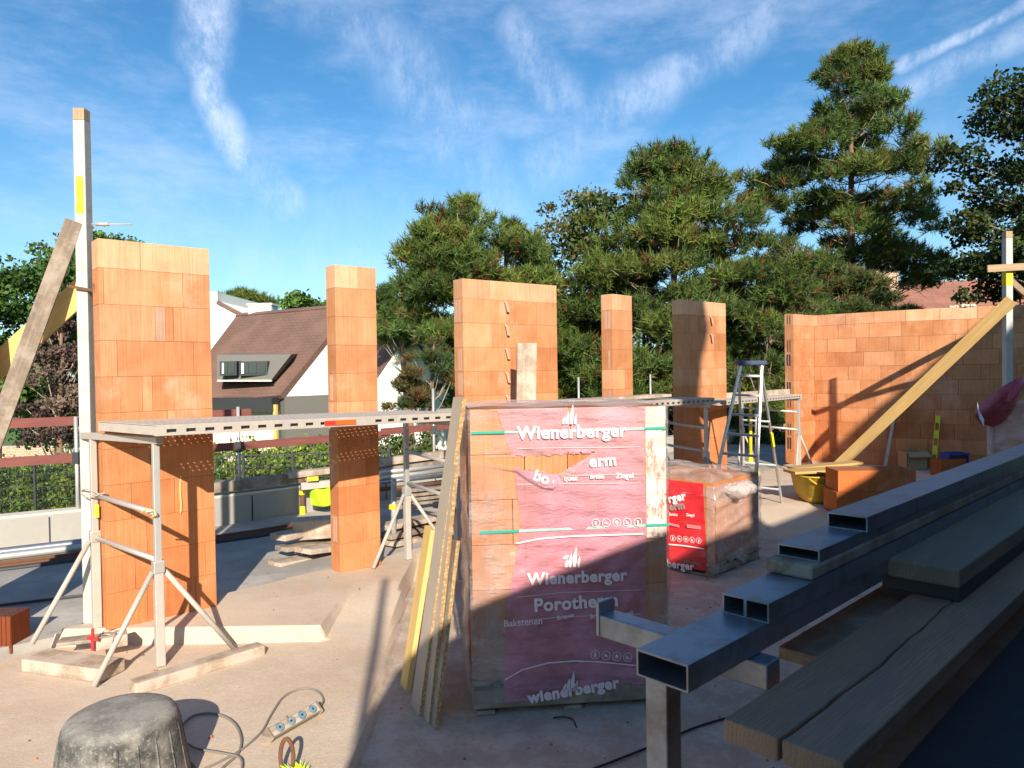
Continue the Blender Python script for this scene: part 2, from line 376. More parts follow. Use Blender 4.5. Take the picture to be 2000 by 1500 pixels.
M['film_maroon'] = film('folded_red_film', (.38, .02, .03), None, .22, 1.2, 14)
m, k = mk('pale_lime_bloom')
at = k.noise(k.co, 14, 9, .75, sc=(1, 1, .5)); k.b.inputs['Base Color'].default_value = (.74, .60, .52, 1); k.b.inputs['Roughness'].default_value = .9
k.l(k.mr(at, .38, .50, 0, .9), k.b.inputs['Alpha']); M['bloom'] = m
m, k = mk('dusty_black_tub')
n = k.noise(k.co, 7, 8, .7); f = k.noise(k.co, 60, 5, .7); sz = k.n('ShaderNodeSeparateXYZ'); k.l(k.co, sz.inputs[0])
dust = k.m('ADD', k.mr(n, .38, .68, 0, .75), k.mr(sz.outputs[2], .31, .37, 0, .55), clamp=True)
cc = k.mix(dust, (.045, .045, .043), (.30, .275, .235)); cc = k.mix(k.mr(f, .5, .7, 0, .5), cc, (.42, .40, .36))
k.l(cc, k.b.inputs['Base Color']); k.b.inputs['Roughness'].default_value = .75; bump(k, f, .5, .004); M['tub'] = m
M['yellow_tub'] = plain('yellow_tub_plastic', (.50, .33, .03), .6, 0, .15, 5, .2, dirt=(.22, .16, .06), dfac=.7)

# ------------------------------------------------------------ ground
def smooth(a, b, x): t = np.clip((x-a)/(b-a), 0, 1); return t*t*(3-2*t)
gnd = MB(); gnd.add([(-900, -900, -1.5), (900, -900, -1.5), (900, 900, -1.5), (-900, 900, -1.5)], [(0, 1, 2, 3)])
tag(gnd.build('ground', M['lawn'], origin=(0, 0, -1.5)), kind='structure')
# slab edge polylines (x as function of y)
EDGE = [(-9, -.6), (2.0, -.70), (3.5, -.779), (4.4, -.83), (5.73, -.907), (6.2, -.95), (40, -.95)]
BACK = [(-20, -7.0), (-4.4, 3.55), (-2.95, 5.12), (-2.3, 5.65), (-1.6, 6.42), (-1.25, 6.72), (-.55, 7.5), (.5, 8.25), (1.3, 9.3), (1.6, 9.5), (2.3, 10.1), (3.2, 10.85), (5.1, 13.1), (5.75, 13.65), (9.5, 15), (30, 20)]
def floor_grid():
    xs = np.unique(np.concatenate([np.arange(-7.5, -4.2, .25), np.arange(-4.2, 2.2, .04), np.arange(2.2, 12.1, .2)]))
    ys = np.unique(np.concatenate([np.arange(-4, 2.4, .3), np.arange(2.4, 7.2, .04), [4.955, 4.975, 4.99], np.arange(7.2, 16.2, .12)]))
    X, Y = np.meshgrid(xs, ys)
    ex = np.interp(Y, [e[0] for e in EDGE], [e[1] for e in EDGE])
    left = 1-smooth(-.012, .014, X-ex)
    wav = .010*np.sin(2.3*X+1.1*Y)+.006*np.sin(5.1*X-3.3*Y)
    upper = smooth(4.955, 4.985, Y + .0*X)
    fade = 1-smooth(-1.36, -1.31, X)               # the crisp step dies out towards the right
    soft = smooth(4.75, 6.1, Y)
    zl = -.11 + .11*(upper*fade + soft*(1-fade))
    rx = smooth(.9, 1.6, X); zr = -.15 + .15*(smooth(6.25, 7.1, Y)*(1-rx)+smooth(7.7, 9.3, Y)*rx)
    Z = zl*left + zr*(1-left) + wav*.35*(1-upper*fade*left)
    by = np.interp(X, [b[0] for b in BACK], [b[1] for b in BACK])
    Z = np.where(Y > by+.14, -.16, Z)
    n, m_ = X.shape
    vs = np.stack([X.ravel(), Y.ravel(), Z.ravel()], 1)
    I = np.arange(n*m_).reshape(n, m_)
    fs = np.stack([I[:-1, :-1].ravel(), I[:-1, 1:].ravel(), I[1:, 1:].ravel(), I[1:, :-1].ravel()], 1)
    cx_, cy_ = vs[fs][:, :, 0].mean(1), vs[fs][:, :, 1].mean(1)
    lim = np.interp(cx_, [-9.5, -5.4, -3.58, -2.76, -.9, 1.3, 4.4, 9, 13], [4.7, 7.52, 8.62, 9.38, 11.3, 13.6, 16.6, 20, 24])
    fs = fs[cy_ < lim-.02]
    me = bpy.data.meshes.new('floor'); me.from_pydata(vs.tolist(), [], fs.tolist()); me.materials.append(M['floor'])
    me.polygons.foreach_set('use_smooth', [False]*len(me.polygons))
    o = bpy.data.objects.new('floor', me); col.objects.link(o); tag(o, kind='structure')
floor_grid()
# terrace outside the block walls, up to the low wall
LW = [V((-9.5, 4.7, 0)), V((-5.4, 7.52, 0)), V((-3.58, 8.62, 0)), V((-2.76, 9.38, 0)), V((-.9, 11.3, 0)), V((1.3, 13.6, 0)), V((4.4, 16.6, 0)), V((9, 20, 0))]
tm = MB(); inner = [V((-9.5, 1.5, 0)), V((-4.6, 3.9, 0)), V((-3.1, 5.1, 0)), V((-1.4, 6.6, 0)), V((.5, 8.4, 0)), V((2.9, 11, 0)), V((5.6, 13.6, 0)), V((9, 15, 0))]
poly = [p+V((0, 0, -.06)) for p in LW]+[p+V((0, 0, -.06))+V((.5, -.5, 0)) for p in reversed(inner)]
for a in range(len(LW)-1):
    q = [poly[a], poly[a+1], V((inner[a+1].x, inner[a+1].y, -.06)), V((inner[a].x, inner[a].y, -.06))]
    tm.prism(q, (0, 0, -.5))
tag(tm.build('terrace', M['terrace']), kind='structure')

# ------------------------------------------------------------ clay block walls
CL = [(.58, .265, .125), (.62, .30, .15), (.56, .255, .12), (.65, .325, .17), (.60, .285, .14), (.63, .305, .155), (.545, .24, .11)]
def blocks(mb, core, path, t, rows, splits, joint=.0025, pale_top=True, toothed=False):
    """path: cumulative polyline of the front face; rows from the base up; splits(r) -> sorted arc positions"""
    cum = [0]
    for a, b in zip(path[:-1], path[1:]): cum.append(cum[-1]+(b-a).length)
    def at(s):
        s = max(0, min(cum[-1], s))
        for i in range(len(path)-1):
            if s <= cum[i+1]+1e-9:
                d = (path[i+1]-path[i]).normalized(); p = path[i]+d*(s-cum[i]); return p, V((-d.y, d.x, 0))
    z = 0
    for r, h in enumerate(rows):
        cuts = [0]+[c for c in splits(r) if .01 < (c if not isinstance(c, tuple) else c[0]) < cum[-1]-.01]+[cum[-1]]
        pos = [c if not isinstance(c, tuple) else c[0] for c in cuts]
        for i in range(len(pos)-1):
            grey = isinstance(cuts[i], tuple)
            g = joint if not grey else 0
            s0, s1 = pos[i]+(g/2 if i else 0), pos[i+1]-(g/2 if i < len(pos)-2 else 0)
            knots_ = [s0]+[c for c in cum if s0+.02 < c < s1-.02]+[s1]
            base = list(random.choice(CL)); f = random.uniform(.9, 1.08); base = [x*f for x in base]
            if pale_top and r == len(rows)-1: base = [base[0]*1.12+.03, base[1]*1.15+.05, base[2]*1.2+.05]
            if grey: base = [.48, .31, .22]
            off = random.uniform(-.0015, .0015)+(-.003 if grey else 0)
            for a, b in zip(knots_[:-1], knots_[1:]):
                (p, n), (q, n2) = at(a+1e-5), at(b-1e-5)
                e = V((0, 0, z)); e2 = V((0, 0, z+h-joint*.6))
                mb.hexa([p-n*off+e, q-n2*off+e, q+n2*t+e, p+n*t+e, p-n*off+e2, q-n2*off+e2, q+n2*t+e2, p+n*t+e2], tuple(base))
        z += h
    for i in range(len(path)-1):
        a, b = path[i], path[i+1]; d = (b-a).normalized(); n = V((-d.y, d.x, 0)); k0 = .004
        p = a+d*(k0 if i == 0 else 0)+n*k0; q = b-d*(k0 if i == len(path)-2 else 0)+n*k0
        core.hexa([p, q, q+n*(t-2*k0), p+n*(t-2*k0)]+[x+V((0, 0, z-.006)) for x in (p, q, q+n*(t-2*k0), p+n*(t-2*k0))])
ROWS = [.25]*10+[.2]
def wall(A, B, t, splitfr, label, ties=None, grooves=()):
    A = V((*A, 0)); B = V((*B, 0)); L = (B-A).length; d = (B-A)/L; n = V((-d.y, d.x, 0))
    root = thing('block_pier', label, 'brick pier', A, 'hollow clay block piers of the unfinished walls')
    mb, core = MB(), MB()
    def sp(r):
        o = []
        for c in splitfr.get(len(ROWS)-1-r, ()): o.append((c[0]*L, 1) if isinstance(c, tuple) else c*L)
        return o
    blocks(mb, core, [A, B], t, ROWS, sp)
    mb.build('blocks', M['block'], root, bevel=.002); core.build('mortar', M['core'], root)
    if grooves:
        for r, (fx, wd) in grooves:
            g = MB()
            z0 = 2.5-.25*r+.012; p = A+n*(t*fx)-d*.0028; q = p+n*wd
            for kx in range(2):
                pp = p+n*(wd*1.4*kx); g.hexa([pp+V((0, 0, z0)), pp+n*wd+V((0, 0, z0)), pp+n*wd+d*.004+V((0, 0, z0)), pp+d*.004+V((0, 0, z0))]+
                       [x+V((0, 0, z0+.222)) for x in (pp, pp+n*wd, pp+n*wd+d*.004, pp+d*.004)])
            g.build('mortar_groove', M['tie'], root)
    if ties:
        for r, fr in ties:
            z0 = 2.5-.25*r-.004; p = A+d*(fr*L)-n*.001
            tmn = MB(); w0 = .035
            pts = [(p, p+d*w0, 0), (p-n*.03+V((0, 0, -.03)), p-n*.03+d*w0+V((0, 0, -.03)), 0), (p-n*.035+d*.02+V((0, 0, -.12)), p-n*.035+d*(w0+.02)+V((0, 0, -.12)), 0)]
            vs = []
            for a, b, _ in pts: vs += [a+V((0, 0, z0)), b+V((0, 0, z0))]
            vs2 = [x-n*.003 for x in vs]
            tmn.add(vs+vs2, [(0, 1, 3, 2), (2, 3, 5, 4), (6, 8, 9, 7), (8, 10, 11, 9), (0, 2, 8, 6), (1, 7, 9, 3), (2, 4, 10, 8), (3, 9, 11, 5), (0, 6, 7, 1), (4, 5, 11, 10)])
            tmn.build('wall_tie', M['tie'], root)
    return root
P1 = wall((-2.815, 4.939), (-2.265, 5.439), .175, {0: (.36,), 1: (.04, .74), 2: ((.48,), .57, .645), 3: (.14, .83), 4: (.35, .44), 5: (.57, .65), 6: (.41,), 7: (.23, .62), 8: (.36,), 9: (.25, .9), 10: (.35, .8)},
          'wide near clay block pier rising behind the white painted post and front trestle')
wall((-1.529, 6.29), (-1.221, 6.548), .175, {0: (.56,), 2: (.64,), 5: (.65,), 7: (.66,), 8: (), 9: (.65,)},
     'narrow clay block pier standing between plank pile and long deck middle', grooves=[(4, (.45, .022)), (9, (.3, .03)), (7, (.5, .02)), (5, (.5, .02))])
wall((-.488, 7.344), (.514, 8.097), .175, {0: (.27, .7), 1: (.36, .43, .77), 2: (.29, .66), 3: (.47,), 4: (.34, .74), 5: (.2, .6), 6: (.4, .8), 7: (.3, .7), 8: (.5,), 9: (.3, .7), 10: (.5,)},
     'widest clay block pier with bent metal ties, behind the tall pink pallet', ties=[(0, .41), (1, .41), (2, .41), (3, .41), (4, .41)], grooves=[(1, (.3, .045)), (3, (.2, .03)), (4, (.2, .03)), (5, (.2, .03))])
wall((1.27, 9.05), (1.567, 9.346), .175, {0: (.5,), 2: (), 3: (), 4: (.6,), 5: (), 6: (.6,)},
     'slender clay block pier before the dark pines right of the pink pallet', grooves=[(1, (.2, .035)), (3, (.25, .01)), (5, (.25, .01))])
wall((2.36, 9.93), (3.164, 10.633), .175, {0: (.4,), 1: (.15, .34, .8), 2: (.47, .72), 3: (.16, .31, .7), 4: (.47, .8), 5: (.3, .66), 6: (.5,), 7: (.3, .7), 8: (.5,), 9: (.3, .75), 10: (.5,)},
     'clay block pier half in shadow, left of the stepladder', ties=[(0, .60), (1, .60)])
# curved wall
cw = thing('curved_block_wall', 'long curved clay block wall with bright end return on the right', 'brick wall', (5.6, 13.35, 0))
mb, core = MB(), MB()
S0 = V((5.06, 12.93, 0)); CN = V((5.62, 13.38, 0))
cp = [CN, V((6.15, 12.86, 0)), V((6.75, 12.37, 0)), V((7.35, 12.0, 0)), V((7.8, 11.77, 0)), V((8.35, 11.6, 0)), V((9.2, 11.45, 0)), V((10.4, 11.4, 0))]
# front of this wall faces the camera: path runs left to right, thickness to the back
def cut(r):
    off = (.12, .37, .25, .45, .05, .30)[r % 6]; return [off+.5*i+random.uniform(-.02, .02) for i in range(0, 14)]
blocks(mb, core, cp, .175, ROWS, cut, joint=.006)
blocks(mb, core, [S0, CN-V((.001, .001, 0))], .175, ROWS, lambda r: (.2, .5) if r % 2 else (.35,))
mb.build('blocks', M['block'], cw, bevel=.002); core.build('mortar', M['core'], cw)
dd = (CN-S0).normalized(); nn = V((-dd.y, dd.x, 0))
g = MB()
for r in range(11):
    if r % 3 == 0: continue
    for fx in (.35, .62):
        p = S0+nn*(.175*fx)-dd*.003+V((0, 0, .25*r+.02)); wd = .03 if r % 2 else .016
        g.hexa([p, p+nn*wd, p+nn*wd+dd*.005, p+dd*.005]+[x+V((0, 0, .16 if r == 10 else .21)) for x in (p, p+nn*wd, p+nn*wd+dd*.005, p+dd*.005)])
g.build('end_groove', M['dark_steel'], cw)
# pier just outside the frame on the left
wall((-4.15, 4.55), (-3.62, 5.02), .175, {1: (.5,), 3: (.4,), 5: (.6,)}, 'clay block pier at the far left beyond the picture edge')

# ------------------------------------------------------------ low outer wall, boards, guard rails
def seg_wall(name, pts, t, z0, z1, mat, **k):
    m_ = MB()
    for a, b in zip(pts[:-1], pts[1:]):
        d = (b-a).normalized(); n = V((-d.y, d.x, 0))
        m_.hexa([a+V((0, 0, z0)), b+V((0, 0, z0)), b+n*t+V((0, 0, z0)), a+n*t+V((0, 0, z0)), a+V((0, 0, z1)), b+V((0, 0, z1)), b+n*t+V((0, 0, z1)), a+n*t+V((0, 0, z1))])
    return m_
lw = thing('low_wall', 'low pale concrete wall along the outer edge of the terrace', 'low wall', LW[1])
seg_wall('', LW[:5], .2, -.2, .27, None).build('wall', M['conc'], lw, bevel=.006)
seg_wall('', [p+V((0, 0, .27)) for p in LW[:5]], .22, 0, .03, None).build('coping', M['conc_block'], lw, bevel=.006)
seg_wall('', LW[4:], .2, -.2, .27, None).build('wall', M['conc'], lw)
j = MB()
for a, b in zip(LW[:4], LW[1:5]):
    d = (b-a).normalized(); n = V((d.y, -d.x, 0)); s = .45
    while s < (b-a).length:
        j.beam(a+d*s+n*.0+V((0, 0, -.08)), a+d*s+V((0, 0, .25)), .014, .01, n); s += random.uniform(.75, 1.1)
j.build('joint', M['dark_steel'], lw)
def railobj(name, x0, x1, zc, hgt, mat, label, cat, grp=None, off=.24, th=.03, joints=()):
    """a board following the low wall between two arc positions"""
    return None
def onlw(px, off=.0):   # point on the low-wall line seen at picture column px
    for a, b in zip(LW[:-1], LW[1:]):
        d = (b-a).normalized(); n = V((-d.y, d.x, 0)); a2, b2 = a+n*off, b+n*off
        dr = ray(px, 900); k_ = dr.x/dr.y
        den = (b2.x-a2.x)-k_*(b2.y-a2.y)
        if abs(den) < 1e-9: continue
        t = (k_*a2.y-a2.x)/den
        if -1e-6 <= t <= 1: return a2+(b2-a2)*t
def board_px(name, pxs, z, hgt, mat, label, cat='guard board', grp=None, off=.12, th=.028, tilt=0):
    pts = [onlw(p, off)+V((0, 0, z+tilt*i)) for i, p in enumerate(pxs)]
    if len(pts) == 2:
        o = bar(name, pts[0], pts[1], th, hgt, mat); tag(o, label, cat, grp); return o
    m_ = MB()
    for a, b in zip(pts[:-1], pts[1:]): m_.beam(a, b, th, hgt)
    o = m_.build(name, mat); tag(o, label, cat, grp); return o
GB = 'guard boards above the low outer wall'
board_px('guard_board', (-120, 175), 1.27, .10, M['red_wood'], 'upper red-brown guard board at the far left, behind the grey brace', grp=GB)
board_px('guard_board', (-120, 200), .86, .10, M['red_wood'], 'lower grey-brown guard board at the far left above the hedge', grp=GB)
board_px('guard_board', (330, 492), 1.28, .095, M['red_wood'], 'short stub of red guard board above the long deck, right of nearest pier', grp=GB)
board_px('guard_board', (330, 760), .86, .10, M['red_wood'], 'long red guard board before the white house, seen under the deck', grp=GB)
board_px('guard_board', (745, 960), .90, .10, M['red_wood'], 'red guard board running right of the narrow pier below the deck', grp=GB, off=.1)
board_px('timber_beam', (405, 600), .40, .12, M['grey_wood'], 'dark weathered timber beam lying on the low wall in shade', 'timber beam', off=.07, th=.18)
board_px('timber_beam', (560, 760), .45, .075, M['dusty_wood'], 'pale sunlit timber beam overlapping the dark one on the low wall', 'timber beam', off=.02, th=.16)
board_px('timber_beam', (742, 905), .48, .10, M['dusty_wood'], 'pale timber beam on low wall right of the narrow pier', 'timber beam', off=.02, th=.16)
board_px('timber_beam', (742, 890), .36, .08, M['grey_wood'], 'shaded timber under the pale beam right of the narrow pier', 'timber beam', off=.02, th=.2)
GP = 'thin steel guard posts on the outer edge'
for px, top, lab in ((467, 1.36, 'thin steel guard post holding the short red stub board'), (848, 1.5, 'thin steel guard post right of the trestle, beyond the deck'),
                     (1132, 1.62, 'thin pale steel post sticking up left of the slender pier'), (1272, 1.64, 'thin pale steel post sticking up between slender and half-shaded piers'),
                     (150, 1.32, 'thin steel guard post beside the white painted post')):
    p = onlw(px, .06); t = thing('guard_post', lab, 'post', p, GP)
    MB().tube([p+V((0, 0, -.1)), p+V((0, 0, top))], .021, 10).build('tube', M['steel'], t, smooth=True)
    MB().box((p.x-.035, p.y-.03, .80), (p.x+.035, p.y+.03, .93)).build('clamp', M['dark_steel'], t, bevel=.004)

# ------------------------------------------------------------ trestles and decks
dk = V((.759, .651, 0)).normalized(); dn = V((-.651, .759, 0)).normalized()
def trestle(front, rear, z_f, z_r, ztop, label, legs=True, dirx=dk, yellow=False):
    root = thing('scaffold_trestle', label, 'scaffold trestle', V((front.x, front.y, z_f)), 'steel trestles carrying the scaffold decks')
    fr = V((front.x, front.y, 0)); re = V((rear.x, rear.y, 0)); ax = (re-fr).normalized()
    for q, zb in ((fr, z_f), (re, z_r)):
        MB().beam(q+V((0, 0, zb)), q+V((0, 0, zb+.66)), .055, .055, dirx).build('pole', M['dust_steel'], root, bevel=.005)
        MB().beam(q+V((0, 0, zb+.60)), q+V((0, 0, ztop)), .042, .042, dirx).build('inner_pole', M['steel'], root, bevel=.004)
        MB().beam(q+V((0, 0, zb+.60)), q+V((0, 0, zb+.68)), .068, .068, dirx).build('collar', M['steel'], root, bevel=.006)
        if legs:
            for s in (-1, 1):
                l0 = q+V((0, 0, zb+.61))+dirx*(s*.035); l1 = q+V((0, 0, zb+.01))+dirx*(s*.42)+ax*(-.09)
                MB().tube([l0, l1], .017, 10).build('leg', M['dust_steel'], root, smooth=True)
    for hz in (.72, 1.02):
        MB().tube([fr+V((0, 0, z_f+hz-.04)), re+V((0, 0, z_f+hz+.02))], .018, 10).build('rung', M['steel'], root, smooth=True)
    MB().beam(fr-ax*.05+V((0, 0, ztop)), re+ax*.12+V((0, 0, ztop)), .05, .045).build('head_bar', M['steel'], root, bevel=.004)
    return root
def deck(c0, c1, width, label, nslot, sticker=False, rail_h=.062, wv=None):
    """c0,c1: bottom front corners; deck body extends to the back"""
    d = (c1-c0); L = d.length; d.normalize(); n = V((0, 0, 1)).cross(V((d.x, d.y, 0)).normalized()); u = d.cross(n)*-1
    if u.z < 0: u = -u
    if wv is not None: n = wv.normalized()
    root = thing('scaffold_deck', label, 'scaffold deck', c0, 'metal scaffold decks on the trestles')
    rl = MB()
    def strip(mbx, s0, s1, z0, z1, y0, y1):
        pts = [(s0, y0, z0), (s1, y0, z0), (s1, y1, z0), (s0, y1, z0), (s0, y0, z1), (s1, y0, z1), (s1, y1, z1), (s0, y1, z1)]
        mbx.hexa([c0+d*a+n*b+u*c for a, b, c in pts])
    for y0 in (0, width-.004):
        strip(rl, 0, L, 0, .018, y0, y0+.004); strip(rl, 0, L, .040, rail_h, y0, y0+.004)
        pitch = .118; s = 0; k_ = 0
        while s < L:
            a = s; skip = sticker and L*.43 < s < L*.58
            b = min(L, s+(pitch if skip else pitch-.06)); strip(rl, a, b, .018, .040, y0, y0+.004); s += pitch
    strip(rl, 0, L, 0, .004, .004, .035); strip(rl, .03, L-.03, .004, rail_h-.001, .036, .040); strip(rl, 0, L, 0, .004, width-.035, width-.004)
    for e in (0, L-.03): strip(rl, e, e+.03, .004, rail_h-.003, .005, width-.005)
    ro = rl.build('frame', M['dust_steel'], root)
    dm = MB(); ps = .050; zt = rail_h
    bands = [(.0, .16, 0), (.16, .30, 1), (.30, .50, 0), (.50, .64, 1), (.64, width, 0)] if width > .7 else [(.0, .07, 0), (.07, .21, 1), (.21, .33, 0), (.33, .47, 1), (.47, width, 0)]
    for y0, y1, per in bands:
        if not per:
            strip(dm, 0, L, zt, zt+.005, y0+.001, y1); continue
        ny = int((y1-y0)/.042); hx = .016
        nx = int(L/ps)
        for j_ in range(ny):
            ya = y0+(y1-y0)*j_/ny; yb = y0+(y1-y0)*(j_+1)/ny; o_ = (j_ % 2)*ps/2
            strip(dm, 0, L, zt, zt+.005, ya, ya+.026)
            for i in range(nx+1):
                a = i*ps+o_-ps+hx; b = a+ps-hx
                a = max(0, a); b = min(L, b)
                if b > a: strip(dm, a, b, zt, zt+.005, ya+.026, yb)
    dm.build('perforated_plate', M['dust_steel'], root, fix=False)
    return root, d, n, u, L
B0 = py(306, 852, 4.36); B1 = V((-.40, 6.17, 1.335))
_, d1, n1, u1, L1 = deck(B0, B1, .80, 'long scaffold deck with orange sticker, nearest, left of the pink pallet', 20, True, wv=V((-.78, .60, 0)))
root1 = _
MB().beam(B0+d1*(L1*.455)-n1*.006+u1*.03, B0+d1*(L1*.56)-n1*.006+u1*.03, .004, .036).build('sticker', M['orange'], root1)
MB().beam(B0+d1*(L1*.455)-n1*.0085+u1*.03, B0+d1*(L1*.49)-n1*.0085+u1*.03, .003, .026).build('sticker_print', M['red_plastic'], root1)
FA = V((-2.286, 4.60, 0)); RA = V((-2.926, 5.012, 0))
trestle(FA, RA, -.11, 0, 1.34, 'front left steel trestle under the near end of long deck')
RC = V((-1.0, 6.73, 0)); FC = RC-dn*.8
trestle(FC, RC, -.02, 0, 1.31, 'steel trestle under the far end of long deck beside the plank pile')
D0 = V((-.27, 6.35, 1.335)); D1 = V((2.62, 9.33, 1.30))
deck(D0, D1, .62, 'second scaffold deck behind the pink pallet, before three piers', 20)
dm2 = (D1-D0).normalized(); nm2 = V((-dm2.y, dm2.x, 0)).normalized()
trestle(V((2.47, 9.2, 0)), V((2.47, 9.2, 0))+nm2*.62, 0, 0, 1.27, 'steel trestle right behind the red pallet, before the half-shaded pier', dirx=dm2)
E0 = V((2.80, 9.75, 1.24)); E1 = V((4.93, 12.25, 1.22))
deck(E0, E1, .6, 'farthest scaffold deck behind the stepladder, ending at curved wall', 12)
trestle(V((4.87, 12.25, 0)), V((4.1, 12.85, 0)), 0, 0, 1.2, 'farthest steel trestle beside the end of the curved wall', dirx=(E1-E0).normalized())
o = bar('timber_beam', V((2.75, 10.35, 1.33)), V((4.7, 12.3, 1.33)), .1, .09, M['dusty_wood']); tag(o, 'pale timber beam lying on the farthest deck behind the stepladder', 'timber beam')
o = bar('plank', V((-.05, 7.15, 1.415)), V((1.9, 9.0, 1.42)), .22, .035, M['dusty_wood']); tag(o, 'dusty plank lying flat on the second deck', 'plank')
o = bar('plank', py(1027, 800, 7.25), py(1029, 670, 7.2), .20, .035, M['dusty_wood'], upv=(.25, -1, 0)); tag(o, 'upright weathered plank leaning before the widest pier', 'plank')

# ------------------------------------------------------------ left post and its braces
pb = pz(180, 1214, 0); pt_ = py(159, 214, pb.y-.02)
post = thing('timber_post', 'tall white painted timber post with a yellow mark, at the left', 'post', pb)
ax_ = (pt_-pb).normalized(); upx = V((0, -1, 0))
bar('timber', pb, pb+ax_*((pt_-pb).length-.085), .08, .08, M['white_paint'], post, upx)
bar('bare_end', pb+ax_*((pt_-pb).length-.084), pt_, .078, .078, M['bare_wood'], post, upx)
ym = pb+ax_*((py(160, 385, pb.y).z-pb.z)); bar('yellow_mark', ym-ax_*.13+upx.normalized()*.0, ym+ax_*.13, .055, .0815, M['yellow_paint'], post, upx, bevel=.002)
cm = py(165, 565, pb.y-.05)
MB().beam(cm+V((-.09, -.02, .02)), cm+V((.16, .0, -.03)), .03, .018).beam(cm+V((.10, -.05, .03)), cm+V((.13, -.03, -.22)), .016, .016, (0, 1, 0)).build('clamp', M['rust'], post)
q0 = py(178, 438, pb.y-.02); q1 = py(257, 438, pb.y-.02)
MB().tube([q0, q1], .005, 6).tube([py(187, 438, pb.y-.02), py(212, 438, pb.y-.02)], .013, 8).build('line_pin', M['dust_steel'], post, smooth=True)
o = bar('brace_board', py(-60, 990, pb.y-.1), py(146, 432, pb.y-.06), .115, .035, M['grey_wood'], upv=(.5, -1, 0.1)); tag(o, 'long grey weathered brace board leaning against the white post', 'brace')
o = bar('brace_board', py(-60, 765, pb.y+.15), py(166, 562, pb.y+.10), .17, .027, M['yellow_wood'], upv=(.2, -1, 0)); tag(o, 'broad yellow formwork board sloping up to the white post', 'brace')
bb = MB().beam(py(139, 552, pb.y+.07), py(139, 598, pb.y+.07), .03, .02, (0, 1, 0)); bb.build('cleat', M['dark_steel'], o) if False else None

rope = [py(353, 930, 5.28), py(352, 960, 5.27), py(354, 985, 5.27), py(353, 1003, 5.27)]
tag(MB().tube(spl(rope, 4), .006, 6).tube([py(349, 930, 5.28), py(357, 930, 5.28)], .007, 6).build('string', M['yellow_wood'], smooth=True), 'short yellow string hanging on the nearest pier face', 'string')
tgm = py(189, 998, 4.97); tag(MB().beam(tgm+V((0, 0, -.045)), tgm+V((0, 0, .045)), .032, .004, (0, 1, 0)).build('tag', M['yellow_paint']), 'small yellow tag on the rear pole of front left trestle', 'tag')
tie = [py(200, 968, 4.92), py(170, 955, 5.0), py(158, 962, 5.1), py(172, 972, 4.98), py(205, 962, 4.9)]
tag(MB().tube(spl(tie, 6), .0045, 6).build('tie_wire', M['dust_steel'], smooth=True), 'grey tie wire round the white post and rear trestle pole', 'wire')
tie = [py(275, 1002, 4.60), py(290, 994, 4.54), py(305, 1003, 4.54), py(296, 1010, 4.55)]
tag(MB().tube(spl(tie, 6), .005, 6).build('tie_wire', M['yellow_wood'], smooth=True), 'yellowish tie wire round the front trestle pole', 'wire')
# small things at the foot of the trestle
def tbox(name, label, cat, c, yaw, size, mat, bev=.006):
    root = None; cx, cy, z = c; a = V((math.cos(yaw), math.sin(yaw), 0)); L, wd, h = size
    o_ = bar(name, V((cx, cy, z+h/2))-a*L/2, V((cx, cy, z+h/2))+a*L/2, wd, h, mat, bevel=bev); tag(o_, label, cat); return o_
a0, a1 = pz(62, 1280, -.03), pz(215, 1300, -.03)
tbox('timber_offcut', 'thick dusty timber offcut under the left trestle leg', 'timber offcut', ((a0.x+a1.x)/2, (a0.y+a1.y)/2+.03, -.11), math.atan2(a1.y-a0.y, a1.x-a0.x), ((a1-a0).length, .19, .08), M['dusty_wood'])
s0, s1 = pz(250, 1362, -.11), pz(508, 1280, -.11)
o = bar('timber_batten', s0+V((0, .05, .035)), s1+V((0, .03, .035)), .11, .07, M['dusty_wood'], bevel=.008); tag(o, 'long dusty timber batten lying before the front trestle pole', 'timber batten')
MB().beam(V(pz(466, 1298, -.08)), V(pz(466, 1285, -.03)), .02, .03).build('notch', M['grey_wood'], o) if False else None
c = pz(215, 1255, 0); tbox('timber_offcut', 'small square timber block wound with wire', 'timber offcut', (c.x, c.y, -.02), .55, (.20, .14, .075), M['dusty_wood'])
wr = MB(); cc_ = V((c.x, c.y, .065)); wr.tube([cc_+V((.05*math.cos(t_), .045*math.sin(t_), .008*math.sin(3*t_))) for t_ in np.linspace(0, 6.1, 22)], .003, 6)
wr.tube([cc_+V((.03, 0, 0)), cc_+V((.06, -.05, .01)), cc_+V((.05, -.09, -.04)), cc_+V((.08, -.10, -.075))], .0025, 6)
tag(wr.build('wire_coil', M['steel'], smooth=True), 'thin steel wire coil on the small timber block', 'wire')
c = pz(155, 1252, 0); tbox('timber_offcut', 'thin plank scrap beside the red stake', 'timber offcut', (c.x, c.y, -.005), .3, (.24, .12, .025), M['grey_wood'])
for (x, yb, yt, lab, nm) in ((181, 1270, 1228, 'red marking stake in front of the left trestle pole', 1), (229, 1212, 1184, 'red marking stake at the foot of nearest pier', 2)):
    p = pz(x, yb, -.0); q = py(x, yt, p.y)
    m_ = MB().tube([p, q], .010, 8); m_.beam((p+q)/2+V((-.035, 0, .01)), (p+q)/2+V((.035, 0, .0)), .014, .018) if nm == 1 else None
    tag(m_.build('marking_stake', M['red_plastic'], smooth=False), lab, 'marker')
p = pz(18, 1272, -.11)
hb = thing('hollow_clay_block', 'dark hollow clay block standing at the left picture edge', 'clay block', p)
mb = MB(); mb.cc = (.22, .07, .035); mb.box((p.x-.30, p.y-.04, -.11), (p.x+.045, p.y+.15, .14))
for i in range(12): mb.box((p.x-.30+i*.03, p.y-.046, -.11), (p.x-.288+i*.03, p.y-.04, .139))
mb.build('body', M['block'], hb)
g = MB()
